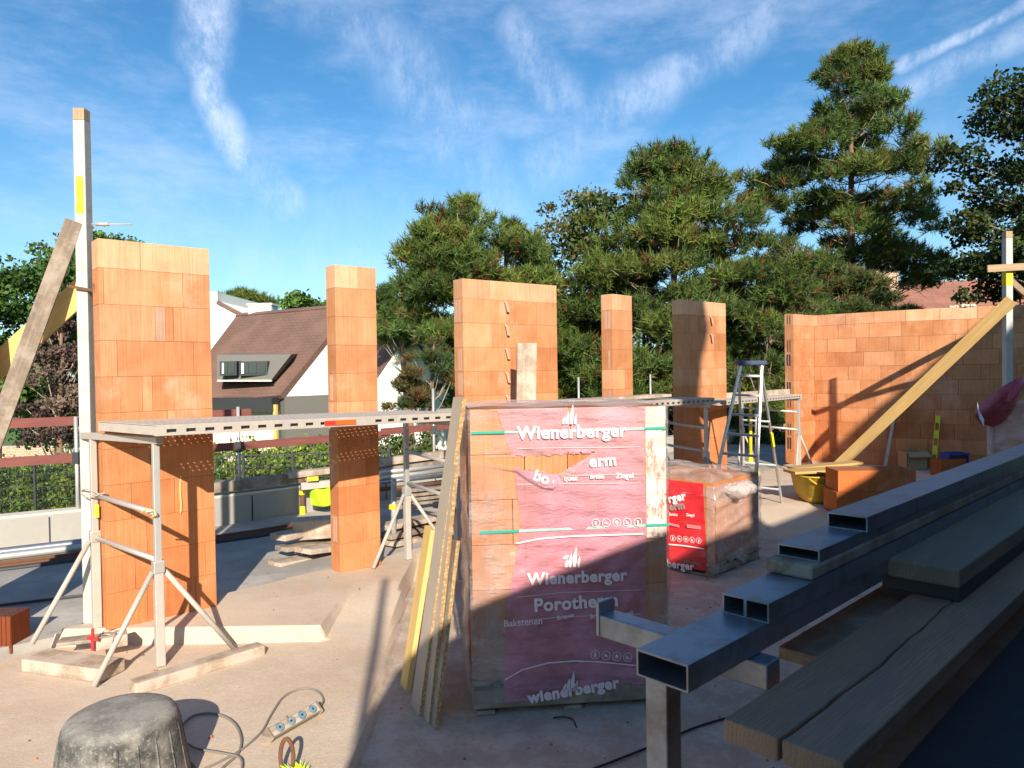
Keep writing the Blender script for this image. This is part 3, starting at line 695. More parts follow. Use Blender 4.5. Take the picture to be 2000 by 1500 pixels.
for i in range(9):
    for jj in range(4): g.box((p.x-.28+i*.036, p.y-.03+jj*.042, .1405), (p.x-.258+i*.036, p.y+jj*.042, .1425))
g.build('holes', M['dark_steel'], hb)

# ------------------------------------------------------------ mason's tub
def lathe(prof, c, n=48, wob=0, wf=3):
    vs = []; fs = []
    for i, (r, z) in enumerate(prof):
        for k_ in range(n):
            a = 2*math.pi*k_/n; rr = r*(1+wob*math.sin(wf*a+z*4)); vs.append((c[0]+rr*math.cos(a), c[1]+rr*math.sin(a), c[2]+z))
    for i in range(len(prof)-1):
        for k_ in range(n): k2 = (k_+1) % n; fs.append((i*n+k_, i*n+k2, (i+1)*n+k2, (i+1)*n+k_))
    return vs, fs
tcn = pz(236, 1392, .25); tb = thing('mortar_tub', 'upturned black mortar tub covered in grey dust, bottom left', 'mortar tub', V((tcn.x, tcn.y, -.11)))
prof = [(.0, .372), (.10, .371), (.16, .368), (.198, .362), (.220, .350), (.232, .332), (.238, .31), (.245, .26), (.262, .15), (.278, .05), (.284, .02), (.302, .018), (.305, .0), (.297, .0)]
vs, fs = lathe(prof, (tcn.x, tcn.y, -.11), 64, .006, 3)
MB().add(vs, fs).build('body', M['tub'], tb, smooth=True)
for k_ in range(20):
    a = 2*math.pi*k_/20+.13; ca, sa = math.cos(a), math.sin(a)
    MB().tube([(tcn.x+ca*.238, tcn.y+sa*.238, -.11+.30), (tcn.x+ca*.262, tcn.y+sa*.262, -.11+.15), (tcn.x+ca*.285, tcn.y+sa*.285, -.105)], .0045, 6).build('rib', M['tub'], tb, smooth=True)
for a in (-.35, 2.8):
    pts = [V((tcn.x, tcn.y, -.10))+V((math.cos(a+t_)*(.275+.07*math.sin((t_+.3)/.6*math.pi)), math.sin(a+t_)*(.275+.07*math.sin((t_+.3)/.6*math.pi)), .045)) for t_ in np.linspace(-.3, .3, 9)]
    MB().tube(pts, .013, 8).build('handle', M['tub'], tb, smooth=True)

# ------------------------------------------------------------ power strip, cables, ring
zc = -.10
e0, e1 = pz(527, 1436, -.075), pz(616, 1386, -.075)
ps = thing('power_strip', 'dusty four-socket power strip with blue sockets on the floor', 'power strip', (e0+e1)/2+V((0, 0, -.035)))
d_ = (e1-e0).normalized(); sd_ = V((-d_.y, d_.x, 0)); fc = (V((0, 0, .75))-sd_*.65).normalized()
bar('housing', e0-d_*.01, e1+d_*.01, .060, .052, M['cable'], ps, upv=fc, bevel=.008)
for e in (e0-d_*.012, e1+d_*.012): bar('end_cap', e-d_*.006, e+d_*.006, .070, .060, M['grey_wood'], ps, upv=fc, bevel=.005)
bar('face', e0, e1, .048, .006, M['dusty_wood'], ps, upv=fc, bevel=0).location += fc*.028
for i in range(4):
    cpt = e0+(e1-e0)*(.14+.24*i)+fc*.034; s_ = d_.cross(fc).normalized()
    MB().tube([cpt-fc*.002, cpt+fc*.004], .0225, 24).build('socket', M['blue_plastic'] if False else plain('dusty_blue_socket', (.10, .24, .36), .6, 0, .3, 40, .2, dirt=(.42, .36, .28), dfac=.7, dscale=30), ps)
    ring = MB().tube([cpt+fc*.005+(d_*math.cos(t_)+s_*math.sin(t_))*.0205 for t_ in np.linspace(0, 2*math.pi, 24, endpoint=False)], .0025, 6, closed=True)
    ring.build('socket_rim', M['cable'], ps, smooth=True)
    MB().tube([cpt+fc*.0035, cpt+fc*.0055], .006, 10).build('socket_pin', M['black'], ps)
cb = [e1+d_*.02]+[pz(x, y, zc) for x, y in ((632, 1368), (620, 1350), (590, 1345), (555, 1360), (530, 1395), (510, 1430), (470, 1465), (420, 1492), (380, 1510))]
tag(MB().tube(spl(cb), .0055, 8).build('cable', M['cable'], smooth=True), 'dusty grey cable curving out of the power strip', 'cable')
cb = [pz(x, y, zc) for x, y in ((372, 1520), (352, 1470), (352, 1425), (378, 1398), (420, 1394), (455, 1410), (471, 1440), (466, 1470), (440, 1495), (415, 1520))]
tag(MB().tube(spl(cb), .0065, 8).build('cable', M['cable'], smooth=True), 'thick grey cable loop on the floor right beside the black tub', 'cable')
cb = [pz(x, y, zc+.006) for x, y in ((360, 1448), (385, 1462), (430, 1470), (465, 1478), (473, 1492), (468, 1520))]
tag(MB().tube(spl(cb), .0055, 8).build('cable', M['cable'], smooth=True), 'short grey cable piece crossing the floor right of the black tub', 'cable')
rc = pz(561, 1510, -.10); rg = []
for t_ in np.linspace(0, 2*math.pi, 28, endpoint=False): rg.append(rc+V((.030*math.cos(t_), .0, .075+.085*math.sin(t_))))
tag(MB().tube(rg, .010, 8, closed=True).build('steel_ring', M['rust'], smooth=True), 'rusty steel lifting ring standing at the bottom edge', 'steel ring')
gp = MB()
for i in range(26):
    a = random.uniform(0, 6.28); q = rc+V((.03+random.uniform(-.03, .05), -.01, .012)); gp.add([q, q+V((.012, .004, 0)), q+V((math.cos(a)*.035, math.sin(a)*.02, random.uniform(.01, .05)))], [(0, 1, 2)])
tag(gp.build('sprayed_tape', M['lime'], fix=False), 'scrap of bright green marking tape beside the steel ring', 'marking tape')

# ------------------------------------------------------------ pallets of wrapped blocks
def text_mb(body, size, bold=.0, shear=0):
    cu = bpy.data.curves.new('txt', 'FONT'); cu.body = body; cu.size = size; cu.offset = bold; cu.shear = shear; cu.align_x = 'LEFT'
    cu.resolution_u = 4; cu.space_character = 1.07 if bold > .002 else 1.0
    ob = bpy.data.objects.new('txt', cu); col.objects.link(ob); dg = bpy.context.evaluated_depsgraph_get()
    me = bpy.data.meshes.new_from_object(ob.evaluated_get(dg)); bpy.data.objects.remove(ob)
    vs = [v.co.copy() for v in me.vertices]; fs = [tuple(p.vertices) for p in me.polygons]; return vs, fs
class Face:
    def __init__(s, A, B): s.A = V((A.x, A.y, 0)); s.d = (V((B.x, B.y, 0))-s.A).normalized(); s.n = V((s.d.y, -s.d.x, 0)); s.L = (V((B.x, B.y, 0))-s.A).length
    def st(s, x, y): p = ppl(x, y, s.A, s.n); return (p-s.A).dot(s.d), p.z
    def P(s, a, z, o=0): return s.A+s.d*a+V((0, 0, z))+s.n*o
    def text(s, body, px0, px1, base, parent, mat, bold=.006, rot=0, out=.021, name='lettering', sc=1, wrinkle=None):
        vs, fs = text_mb(body, 1, .0021 if bold > .002 else 0); wmax = max(v.x for v in vs)
        s0, z0 = s.st(px0, base[0]); s1, z1 = s.st(px1, base[1]); wd = math.hypot(s1-s0, z1-z0); k_ = wd/wmax
        vs, fs = text_mb(body, k_*sc, bold)
        th = math.atan2(z1-z0, s1-s0)+rot; c_, s_ = math.cos(th), math.sin(th)
        m_ = MB(); m_.add([s.P(s0+v.x*c_-v.y*s_, z0+v.x*s_+v.y*c_, out) for v in vs], fs)
        return m_.build(name, mat, parent, fix=False)
def icon(face, x, y, rpx, parent, mat, out=.021, glyph=0):
    s0, z0 = face.st(x, y); s1, _ = face.st(x+rpx, y); r = abs(s1-s0); m_ = MB(); n = 20
    vs = []; 
    for k_ in range(n):
        a = 2*math.pi*k_/n
        for rr in (r, r*.86): vs.append(face.P(s0+rr*math.cos(a), z0+rr*math.sin(a), out))
    m_.add(vs, [(2*k_, 2*((k_+1) % n), 2*((k_+1) % n)+1, 2*k_+1) for k_ in range(n)])
    g_ = [[(-.3, -.5), (.3, -.5), (.15, .5), (-.15, .5)], [(-.5, -.2), (.5, -.4), (.4, -.1), (-.3, .4)], [(-.5, 0), (0, -.5), (.5, 0), (0, .5)], [(-.4, -.4), (.5, -.4), (0, .1), (-.4, .5)], [(-.2, -.6), (.2, -.6), (.2, .3), (-.2, .5)]][glyph % 5]
    m_.add([face.P(s0+a*r, z0+b*r, out) for a, b in g_], [(0, 1, 2, 3)])
    return m_.build('icon', mat, parent, fix=False)
def logo(face, x, y, h, parent, mat, out=.021):
    m_ = MB()
    for dx, w_, hh in ((-1.0, .34, .45), (-.55, .36, .75), (-.05, .42, 1.15), (.5, .30, .62)):
        q = [(x+dx*h*.45, y), (x+(dx+w_)*h*.45, y), (x+(dx+w_*1.25)*h*.45, y-h*hh*.72), (x+(dx+w_*1.0)*h*.45, y-h*hh)]
        q = [(a, b) for a, b in q] ; q.append((x+dx*h*.45, y-h*hh*.45))
        m_.add([face.P(*face.st(a, b), out) for a, b in q], [tuple(range(len(q)))])
    return m_.build('emblem', mat, parent, fix=False)
def palletwood(parent, c, d, n, L, Dp, z0, h):
    for i in range(3):
        MB().beam(c+n*(Dp*(.06+.44*i))+V((0, 0, z0+h*.45)), c+n*(Dp*(.06+.44*i))+d*L+V((0, 0, z0+h*.45)), .09, h*.55).build('bearer', M['grey_wood'], parent, bevel=.004)
    for i in range(7):
        a = c+d*(L*(.04+.153*i))+V((0, 0, z0+h-.012)); MB().beam(a, a+n*Dp, .1, .022).build('pallet_board', M['grey_wood'], parent, bevel=.003)
    for i in range(3):
        a = c+d*(L*(.06+.44*i))+V((0, 0, z0+.011)); MB().beam(a, a+n*Dp, .1, .022).build('pallet_board', M['grey_wood'], parent, bevel=.003)

# big pallet
PA, PB = V((-.235, 3.94, 0)), V((.862, 4.05, 0)); pf = Face(PA, PB); pbk = -pf.n
big = thing('wrapped_block_pallet', 'tall pallet of clay blocks wrapped in pale pink printed film, torn open', 'block pallet', V((.3, 4.4, -.15)), 'pallets of wrapped clay blocks')
DP = .80; ZB, ZT = .04, 1.54
palletwood(big, PA, pf.d, pbk, pf.L, DP, -.15, .185)
mb = MB()
for r in range(6):
    z = ZB+.25*r; cuts = [0, .23, .47, .71, .94, pf.L] if r % 2 else [0, .30, .54, .80, pf.L]
    for a, b in zip(cuts[:-1], cuts[1:]):
        c_ = random.choice(CL); f = random.uniform(.85, 1.0); jig = random.uniform(-.004, .004)
        p, q = pf.P(a+.0015, z, -.006+jig), pf.P(b-.0015, z, -.006+jig)
        for y0, y1 in ((0, DP*.5-.002), (DP*.5, DP)):
            mb.hexa([p+pbk*y0, q+pbk*y0, q+pbk*y1, p+pbk*y1]+[x+V((0, 0, .247)) for x in (p+pbk*y0, q+pbk*y0, q+pbk*y1, p+pbk*y1)], tuple(x*f for x in c_))
mb.build('block_stack', M['block'], big, bevel=.003)
# hazy pink printed sheet on the front with its tear
def wr_(s, z): return .004*math.sin(37*s+9*math.sin(5*z))*math.cos(11*z+2)+.003*math.sin(61*z+7*s)+.0025*math.sin(23*(s+z))
def lft(z): return float(np.interp(z, [-.1, .2, .45, .75, .95, 1.25, 1.54], [.165, .17, .19, .25, .27, .235, .15]))
RGT = pf.st(1259, 900)[0]
T = [pf.st(*p) for p in ((915, 895), (1160, 884), (1090, 927))]
def intri(s, z):
    (x1, y1), (x2, y2), (x3, y3) = T; sg = lambda a, b, c_, d, e, f: (a-e)*(d-f)-(c_-e)*(b-f)
    a = sg(s, z, x1, y1, x2, y2); b = sg(s, z, x2, y2, x3, y3); c_ = sg(s, z, x3, y3, x1, y1)
    return (a < 0) == (b < 0) == (c_ < 0) and (a < 0) == (c_ < 0)
S1, Z1 = pf.st(1112, 798); 
def slit(s, z): return abs(s-(S1+.004)) < .012*(z-1.40)/.12 and z > 1.42
def sheet(name, s_lo, s_hi, zlo, zhi, mat, off, cut=None, ds=.008, dz=.009):
    nz = int((ZT-(-.06))/dz); m_ = MB(); rows = []
    ns = int(.9/ds)
    for i in range(nz+1):
        z = zlo_(0)+(zhi-zlo_(0))*i/nz if False else -.08+(zhi+.08)*i/nz
        row = []
        a, b = s_lo(z), s_hi(z)
        for j_ in range(ns+1):
            s = a+(b-a)*j_/ns; row.append(len(m_.v)); m_.v.append(tuple(pf.P(s, z, off+wr_(s, z)+.004)))
        rows.append(row)
    for i in range(nz):
        z = -.08+(zhi+.08)*(i+.5)/nz; a, b = s_lo(z), s_hi(z)
        for j_ in range(ns):
            s = a+(b-a)*(j_+.5)/ns
            if cut and cut(s, z): continue
            m_.f.append((rows[i][j_], rows[i][j_+1], rows[i+1][j_+1], rows[i+1][j_])); m_.c.append((1, 1, 1))
    return m_.build(name, mat, big, smooth=True, fix=False)
HM = [pf.st(*q) for q in ((930, 1378), (942, 1379), (1029, 1373), (1124, 1353), (1222, 1335), (1264, 1334), (1310, 1330))]
def hem(s): return float(np.interp(s, [q[0] for q in HM], [q[1] for q in HM]))+.004*math.sin(60*s)
jag = lambda s, z: intri(s+.006*math.sin(70*s), z+.005*math.sin(90*s)) or slit(s, z) or z < hem(s)
sheet('printed_film', lft, lambda z: RGT+.004*math.sin(9*z), 0, ZT, M['film_pink'], .004, jag)
sheet('clear_film', lambda z: -.012, lambda z: lft(z), 0, ZT, M['film_clear'], .004, lambda s, z: intri(s, z) or z < hem(s))
sheet('clear_film', lambda z: RGT+.004*math.sin(9*z), lambda z: pf.L+.010, 0, ZT, M['film_clear'], .003, lambda s, z: z < .02)
m_ = MB(); m_.add([pf.P(RGT+.005, .80, .006), pf.P(pf.L-.004, .80, .006), pf.P(pf.L-.004, ZT-.004, .006), pf.P(RGT+.005, ZT-.004, .006)], [(0, 1, 2, 3)]); m_.build('lime_bloom', M['bloom'], big, fix=False)
# torn flap hanging forward
f0, f1 = T[0], T[2]; m_ = MB(); N = 20; low = [pf.st(*q) for q in ((965, 905), (990, 906), (1012, 924), (1035, 941), (1058, 951), (1080, 952), (1094, 930))]
for i in range(N+1):
    t_ = i/N; s = f0[0]+.11+(f1[0]-f0[0]-.11)*t_; z = f0[1]+(f1[1]-f0[1])*(.35+.65*t_)-.004; lz = float(np.interp(s, [q[0] for q in low], [q[1] for q in low]))
    lz = min(lz, z-.001)
    for b in range(6):
        q = b/5; m_.v.append(tuple(pf.P(s+.012*q*math.sin(3*t_), z+(lz-z)*q, .020+.022*math.sin(math.pi*min(1, q*.62))*min(1, 3*t_)+.002*math.sin(9*t_+5*q))))
for i in range(N):
    for b in range(5): m_.f.append((6*i+b, 6*i+6+b, 6*i+7+b, 6*i+1+b)); m_.c.append((1, 1, 1))
m_.build('torn_flap', M['film_pink'], big, smooth=True, fix=False)
m_ = MB(); g0 = pf.st(1090, 926); g1 = pf.st(1150, 892); gm = pf.st(1107, 937)
m_.add([pf.P(*g0, .016), pf.P(*g1, .012), pf.P(*pf.st(1125, 915), .040), pf.P(*gm, .030)], [(0, 3, 2), (0, 2, 1)]); m_.build('torn_flap', M['film_clear'], big, fix=False)
# clear film on sides and top
m_ = MB(); n_ = 26; nz = 40
SB = PA+pbk*DP+V((-.03, 0, 0))
for i in range(nz+1):
    for j_ in range(n_+1):
        t_ = j_/n_; z = -.02+(ZT+.02)*i/nz; p = pf.P(0, z, .0)+(pbk*DP)*t_+V((-.012, 0, 0))
        bul = -.018*math.sin(math.pi*t_)-.010*math.sin(17*t_+6*z)-.006*math.sin(40*z+9*t_)-.008*abs(math.sin(23*t_+11*z))
        m_.v.append((p.x+bul, p.y, p.z))
for i in range(nz):
    for j_ in range(n_): a = i*(n_+1)+j_; m_.f.append((a, a+1, a+n_+2, a+n_+1)); m_.c.append((1, 1, 1))
m_.build('side_film', M['film_milky'], big, smooth=True, fix=False)
m_ = MB()
for i in range(nz+1):
    for j_ in range(7):
        t_ = j_/6; z = -.02+(ZT+.02)*i/nz; p = pf.P(pf.L, z, 0)+(pbk*DP)*t_; m_.v.append((p.x+.014+.008*math.sin(9*t_+13*z), p.y, p.z))
for i in range(nz):
    for j_ in range(6): a = i*7+j_; m_.f.append((a, a+1, a+8, a+7)); m_.c.append((1, 1, 1))
m_.build('side_film', M['film_milky'], big, smooth=True, fix=False)
m_ = MB(); n_ = 30
for i in range(n_+1):
    for j_ in range(n_+1):
        a, b = i/n_, j_/n_; p = pf.P(-.012+(pf.L+.024)*a, ZT+.010+.006*math.sin(14*a+5*b)+.005*math.sin(31*b+7*a)+.016*max(0, b-.1)*(1-b)*2, .008)+pbk*(DP+.01)*b; m_.v.append(tuple(p))
for i in range(n_):
    for j_ in range(n_): a = i*(n_+1)+j_; m_.f.append((a, a+1, a+n_+2, a+n_+1)); m_.c.append((1, 1, 1))
m_.build('top_film', M['film_milky'], big, smooth=True, fix=False)
for (xa, ya, xb, yb) in ((920, 848, 1300, 838), (937, 1042, 1306, 1026)):
    a, b = pf.st(xa, ya), pf.st(xb, yb)
    for (s0_, s1_, o_) in ((a[0], lft(a[1])-.0, .012), (lft(a[1])+.001, RGT-.001, .0085), (RGT, b[0], .012)):
        zf = lambda s: a[1]+(b[1]-a[1])*(s-a[0])/(b[0]-a[0])
        MB().hexa([pf.P(s0_, zf(s0_), o_), pf.P(s1_, zf(s1_), o_), pf.P(s1_, zf(s1_), o_+.002), pf.P(s0_, zf(s0_), o_+.002)]+[pf.P(s0_, zf(s0_)+.014, o_), pf.P(s1_, zf(s1_)+.014, o_), pf.P(s1_, zf(s1_)+.014, o_+.002), pf.P(s0_, zf(s0_)+.014, o_+.002)]).build('strap', M['green_strap'] if o_ > .01 else plain('strap_under_film', (.30, .45, .42), .5), big)
WP = M['white_print']; FAD = plain('faded_print', (.74, .58, .59), .5, 0, .03, 10, 0)
pf.text('Wienerberger', 1010, 1222, (857, 851), big, FAD, .0034)
pf.text('erm', 1150, 1201, (911, 907), big, FAD, .0034)
pf.text('bo', 1038, 1074, (934, 946), big, FAD, .003, out=.048, sc=.8)
for s_, a, b, y in (('Bricks', 1151, 1178, 934), ('Ziegel', 1201, 1235, 933), ('ques', 1100, 1126, 938)): pf.text(s_, a, b, (y, y-1), big, FAD, .0012)
for i in range(5): icon(pf, 1162+i*20.4, 1020+(-.5*i), 8.2, big, FAD, glyph=i)
logo(pf, 1112, 828, 34, big, FAD); logo(pf, 1118, 1106, 36, big, FAD)
pf.text('Wienerberger', 1030, 1222, (1140, 1131), big, FAD, .0034)
pf.text('Porotherm', 1042, 1204, (1192, 1180), big, FAD, .0034)
for s_, a, b, y in (('Bakstenen', 983, 1058, 1222), ('Briques', 1087, 1120, 1208), ('Bricks', 1151, 1180, 1206), ('Ziegel', 1204, 1234, 1204)): pf.text(s_, a, b, (y, y-6), big, FAD, .0006)
for i in range(4): icon(pf, 1161+i*21, 1276+1.5*i, 8.8, big, FAD, glyph=i)
logo(pf, 1114, 1346, 34, big, FAD)
pf.text('wienerberger', 1032, 1238, (1370, 1334), big, FAD, .004, sc=.85)
def stroke(face, pts, wpx, parent, mat, out=.020, name='printed_line'):
    m_ = MB(); L_ = []
    for x, y in pts: a = face.P(*face.st(x, y-wpx/2), out); b = face.P(*face.st(x, y+wpx/2), out); L_ += [a, b]
    m_.add(L_, [(2*i, 2*i+2, 2*i+3, 2*i+1) for i in range(len(pts)-1)]); return m_.build(name, mat, parent, fix=False)
stroke(pf, [(1007, 1060), (1050, 1051), (1110, 1046), (1170, 1044), (1255, 1041)], 3.2, big, FAD)
stroke(pf, [(985, 1325), (1020, 1305), (1070, 1292), (1120, 1288), (1170, 1290), (1250, 1298)], 2.6, big, FAD)
for y in (872, 925, 942): stroke(pf, [(1010 if y != 925 else 1110, y+3), (1250, y)], .9, big, FAD)
for y in (1150, 1197): stroke(pf, [(1010, y+14), (1100, y+5), (1250, y)], .9, big, FAD)

# boards leaning on its left side
LB = 'sheets and boards leaning on the pink pallet'
def lean(name, foot, head, Yf, Yh, wd, th, mat, label, edge=None, vdir=V((-.42, .91, 0))):
    p0 = pz(*foot, -.15); p1 = py(*head, Yh)
    d_ = (p1-p0).normalized(); v_ = (vdir-d_*vdir.dot(d_)).normalized(); n_ = d_.cross(v_).normalized()
    root = thing(name, label, 'leaning board', p0, LB)
    bar('panel', p0+v_*(wd/2), p1+v_*(wd/2), wd, th, mat, root, upv=n_, bevel=.001)
    if edge: bar('raw_edge', p0-v_*.0025, p1-v_*.0025, .004, th+.001, edge, root, upv=n_, bevel=0)
    return root
lean('formwork_board', (797, 1352), (846, 1036), 4, 4.25, .12, .03, M['yellow_wood'], 'short yellow formwork board leaning leftmost against the pink pallet')
lean('chipboard_sheet', (822, 1398), (907, 777), 4, 4.08, .15, .024, M['plyface'], 'longest grey chipboard leaning against the pink pallet', M['osb'])
lean('chipboard_sheet', (841, 1412), (893, 908), 4, 4.02, .13, .022, M['plyface'], 'shorter chipboard between longest sheet and pink pallet', M['osb'])
lean('chipboard_sheet', (852, 1424), (895, 1056), 4, 3.97, .12, .020, M['grey_wood'], 'shortest strip leaning nearest the pink pallet front', M['osb'])

# red pallet
RCn = V((1.807, 6.468, 0)); RL = V((1.20, 7.05, 0)); RRt = V((2.433, 7.105, 0))
red = thing('wrapped_block_pallet', 'half-height pallet wrapped in bright red film, behind the pink pallet', 'block pallet', RCn+V((0, 0, -.15)), 'pallets of wrapped clay blocks')
fl = Face(RL, RCn); fr_ = Face(RCn, RRt)
palletwood(red, RCn, fr_.d, -fr_.n*.0+(RL-RCn).normalized(), fr_.L, .95, -.15, .12)
mb = MB(); bk = (RL-RCn).normalized()
for r in range(3):
    for i in range(4):
        c_ = random.choice(CL); p = RCn+fr_.d*(i*fr_.L/4+.002)+bk*.012+V((0, 0, -.02+.245*r)); q = RCn+fr_.d*((i+1)*fr_.L/4-.002)+bk*.012+V((0, 0, -.02+.245*r))
        mb.hexa([p, q, q+bk*.9, p+bk*.9]+[x+V((0, 0, .242)) for x in (p, q, q+bk*.9, p+bk*.9)], tuple(x*.95 for x in c_))
mb.build('block_stack', M['block'], red, bevel=.003)
def gsheet(face, s0, s1, z0, z1, off, mat, name, parent, amp=.008, fx=None, ns=40, nz=40, zb=None):
    m_ = MB()
    for i in range(nz+1):
        for j_ in range(ns+1):
            s = s0+(s1-s0)*j_/ns; zz0 = z0+(zb(s) if zb else 0); z = zz0+(z1-zz0)*i/nz
            a0_ = fx(z) if fx else 0
            s2 = s+a0_*(j_/ns)
            m_.v.append(tuple(face.P(s2, z, off+amp*(math.sin(25*z+7*s)*math.cos(13*s-4*z)+.5*math.sin(55*z-9*s)))))
    for i in range(nz):
        for j_ in range(ns): a = i*(ns+1)+j_; m_.f.append((a, a+1, a+ns+2, a+ns+1)); m_.c.append((1, 1, 1))
    return m_.build(name, mat, parent, smooth=True, fix=False)
RS = fl.st(1380, 1000)[0]
gsheet(fl, -.05, RS, -.10, .70, .012, M['film_red'], 'printed_film', red, .006, fx=lambda z: -.045*max(0, z-.1)**1.0)
gsheet(fl, RS+.004, fl.L+.01, -.10, .68, .012, M['film_milky'], 'clear_film', red, .006, ns=10)
gsheet(fr_, -.01, fr_.L, -.13, .68, .014, M['film_milky'], 'clear_film', red, .010, zb=lambda s: .11*abs(math.sin(s*6.2))**.6)
vs, fs = [], []
# baggy crumpled top of the film
m_ = MB(); n_ = 34
for i in range(n_+1):
    for j_ in range(n_+1):
        a, b = i/n_, j_/n_; p = RCn+fr_.d*(fr_.L*(a*1.04-.02))+bk*(.95*(b*1.04-.02))
        e = min(a, 1-a, b, 1-b); z = .725+.06*min(1, e*6)+.030*math.sin(7*a+4*b)*math.sin(8*b)+.012*math.sin(17*a+9*b)
        z -= .16*max(0, .05-e)/.05
        m_.v.append((p.x, p.y, z))
for i in range(n_):
    for j_ in range(n_): a = i*(n_+1)+j_; m_.f.append((a, a+1, a+n_+2, a+n_+1)); m_.c.append((1, 1, 1))
m_.build('crumpled_top_film', M['film_clear'], red, smooth=True, fix=False)
m_ = MB(); cpt = py(1440, 958, 6.62)
for (dx, dz, dy, r) in ((0, 0, 0, .085), (.10, .01, .10, .075), (.17, -.02, .20, .06), (-.09, .02, -.02, .06)):
    c_ = cpt+V((dx, dy, dz)); n1_ = 14; base = len(m_.v)
    for i in range(n1_+1):
        for k_ in range(18):
            ph = math.pi*i/n1_; th = 2*math.pi*k_/18; rr = r*(1+.14*math.sin(3*th+2*ph)+.07*math.sin(5*ph-4*th))
            m_.v.append((c_.x+1.3*rr*math.sin(ph)*math.cos(th), c_.y+rr*math.sin(ph)*math.sin(th), c_.z+.8*rr*math.cos(ph)))
    for i in range(n1_):
        for k_ in range(18): k2 = (k_+1) % 18; m_.f.append((base+i*18+k_, base+i*18+k2, base+(i+1)*18+k2, base+(i+1)*18+k_)); m_.c.append((1, 1, 1))
m_.build('bunched_film', M['film_milky'], red, smooth=True, fix=False)
fl.text('rger', 1309, 1343, (981, 975), red, WP, .0045, out=.026)
fl.text('erm', 1311, 1340, (996, 992), red, plain('dulled_print', (.35, .22, .2), .5), .006, out=.026)
for s_, a, b, y in (('Bricks', 1310, 1326, 1006), ('Ziegel', 1343, 1359, 1007)): fl.text(s_, a, b, (y, y+1), red, WP, .0008, out=.026)
for i in range(5): icon(fl, 1317+i*12.6, 1050+1.2*i, 5.2, red, WP, .026, glyph=i)
fl.text('berger', 1306, 1358, (1106, 1113), red, WP, .003, out=.026)
stroke(fl, [(1308, 1062), (1340, 1065), (1378, 1071)], 2.4, red, WP, .026)
stroke(fl, [(1309, 1022), (1330, 1027)], 5, red, plain('faint_print', (.70, .2, .2), .5), .026); stroke(fl, [(1344, 1026), (1372, 1030)], 7, red, plain('faint_print', (.70, .2, .2), .5), .026)
o = bar('timber_strip', py(1335, 927, 7.6), py(1455, 930, 7.9), .10, .04, M['pine_wood']); tag(o, 'pale timber strip lying on the red pallet top', 'timber strip')
o = bar('clay_block_loose', py(1330, 943, 7.55), py(1455, 945, 7.7), .18, .13, M['card']); bpy.data.objects.remove(o)

# third pallet at the right edge
tq = V((4.98, 7.5, 0)); th_ = thing('wrapped_block_pallet', 'shaded film-wrapped pallet at the right edge with dark red film on top', 'block pallet', tq, 'pallets of wrapped clay blocks')
mb = MB(); ed = V((.75, -.66, 0)).normalized(); eb = V((.66, .75, 0)).normalized()
for r in range(5):
    for i in range(3):
        c_ = random.choice(CL); p = tq+ed*(i*.4)+V((0, 0, .1+.25*r)); q = p+ed*.396
        mb.hexa([p, q, q+eb*.9, p+eb*.9]+[x+V((0, 0, .246)) for x in (p, q, q+eb*.9, p+eb*.9)], c_)
mb.build('block_stack', M['block'], th_)
f3 = Face(tq-ed*.02-eb*.02, tq+ed*1.25-eb*.02)
gsheet(f3, -.01, 1.25, .0, 1.36, .012, M['film_milky'], 'clear_film', th_, .008, ns=50)
m_ = MB().tube([V((4.955, 7.47, .0)), V((4.95, 7.46, .5)), V((4.96, 7.47, 1.1))], .03, 8); m_.build('film_fold', M['film_milky'], th_, smooth=True)
m_ = MB(); n_ = 24
for i in range(n_+1):
    t_ = i/n_; x = 1905+115*t_; yt = 800-75*t_; wdp = 25+45*math.sin(math.pi*min(1, t_*1.15))
    for j_ in range(9):
        b = j_/8; p = py(x, yt+wdp*(b-.15), 7.35-.10*math.sin(math.pi*b)+.02*math.sin(9*t_+7*b)); m_.v.append(tuple(p))
for i in range(n_):
    for j_ in range(8): a = i*9+j_; m_.f.append((a, a+1, a+10, a+9)); m_.c.append((1, 1, 1))
m_.build('folded_film', M['film_maroon'], th_, smooth=True, fix=False)
f4 = Face(V((4.9, 7.22, 0)), V((6, 7.22, 0))); stroke(f4, [(1909, 792), (1913, 810), (1922, 826)], 14, th_, WP, .0)

# ------------------------------------------------------------ stepladder
ld = thing('stepladder', 'aluminium stepladder with dark blue top, standing open', 'stepladder', V((2.9, 8.5, 0)))
LY = 8.45
TL, TR = py(1447, 712, LY+.35), py(1487, 712, LY+.35); BLf, BR = py(1385, 995, LY), py(1474, 1005, LY)
bar('rail', BLf, TL, .028, .065, M['alu'], ld, upv=(0, -1, .2)); bar('rail', BR, TR, .028, .065, M['alu'], ld, upv=(0, -1, .2))
for i in range(7):
    t_ = .11+.135*i; a = BLf+(TL-BLf)*t_; b = BR+(TR-BR)*t_; bar('tread', a, b, .075, .028, M['alu'], ld, bevel=.003)
c0_ = (TL+TR)/2; bar('top_cap', TL+V((-.05, 0, .02)), TR+V((.05, 0, .02)), .13, .055, plain('grey_blue_plastic', (.035, .05, .12), .5), ld, bevel=.01)
RF = pz(1527, 982, 0); RFl = RF+(BLf-BR).normalized()*.5
for a, b in ((RF, TR+V((.01, .06, 0))), (RFl, TL+V((-.01, .06, 0)))): bar('rear_leg', a, b, .022, .04, M['alu'], ld, upv=(0, -1, .2))
a, b = RF+(TR-RF)*.42, RF+(TR-RF)*.52; bar('yellow_tape', a, b, .026, .046, M['yellow_steel'], ld, upv=(0, -1, .2))
for t_ in (.1, .28, .6): bar('rear_stretcher', RF+(TR-RF)*t_, RFl+(TL-RFl)*t_, .014, .022, M['alu'], ld)

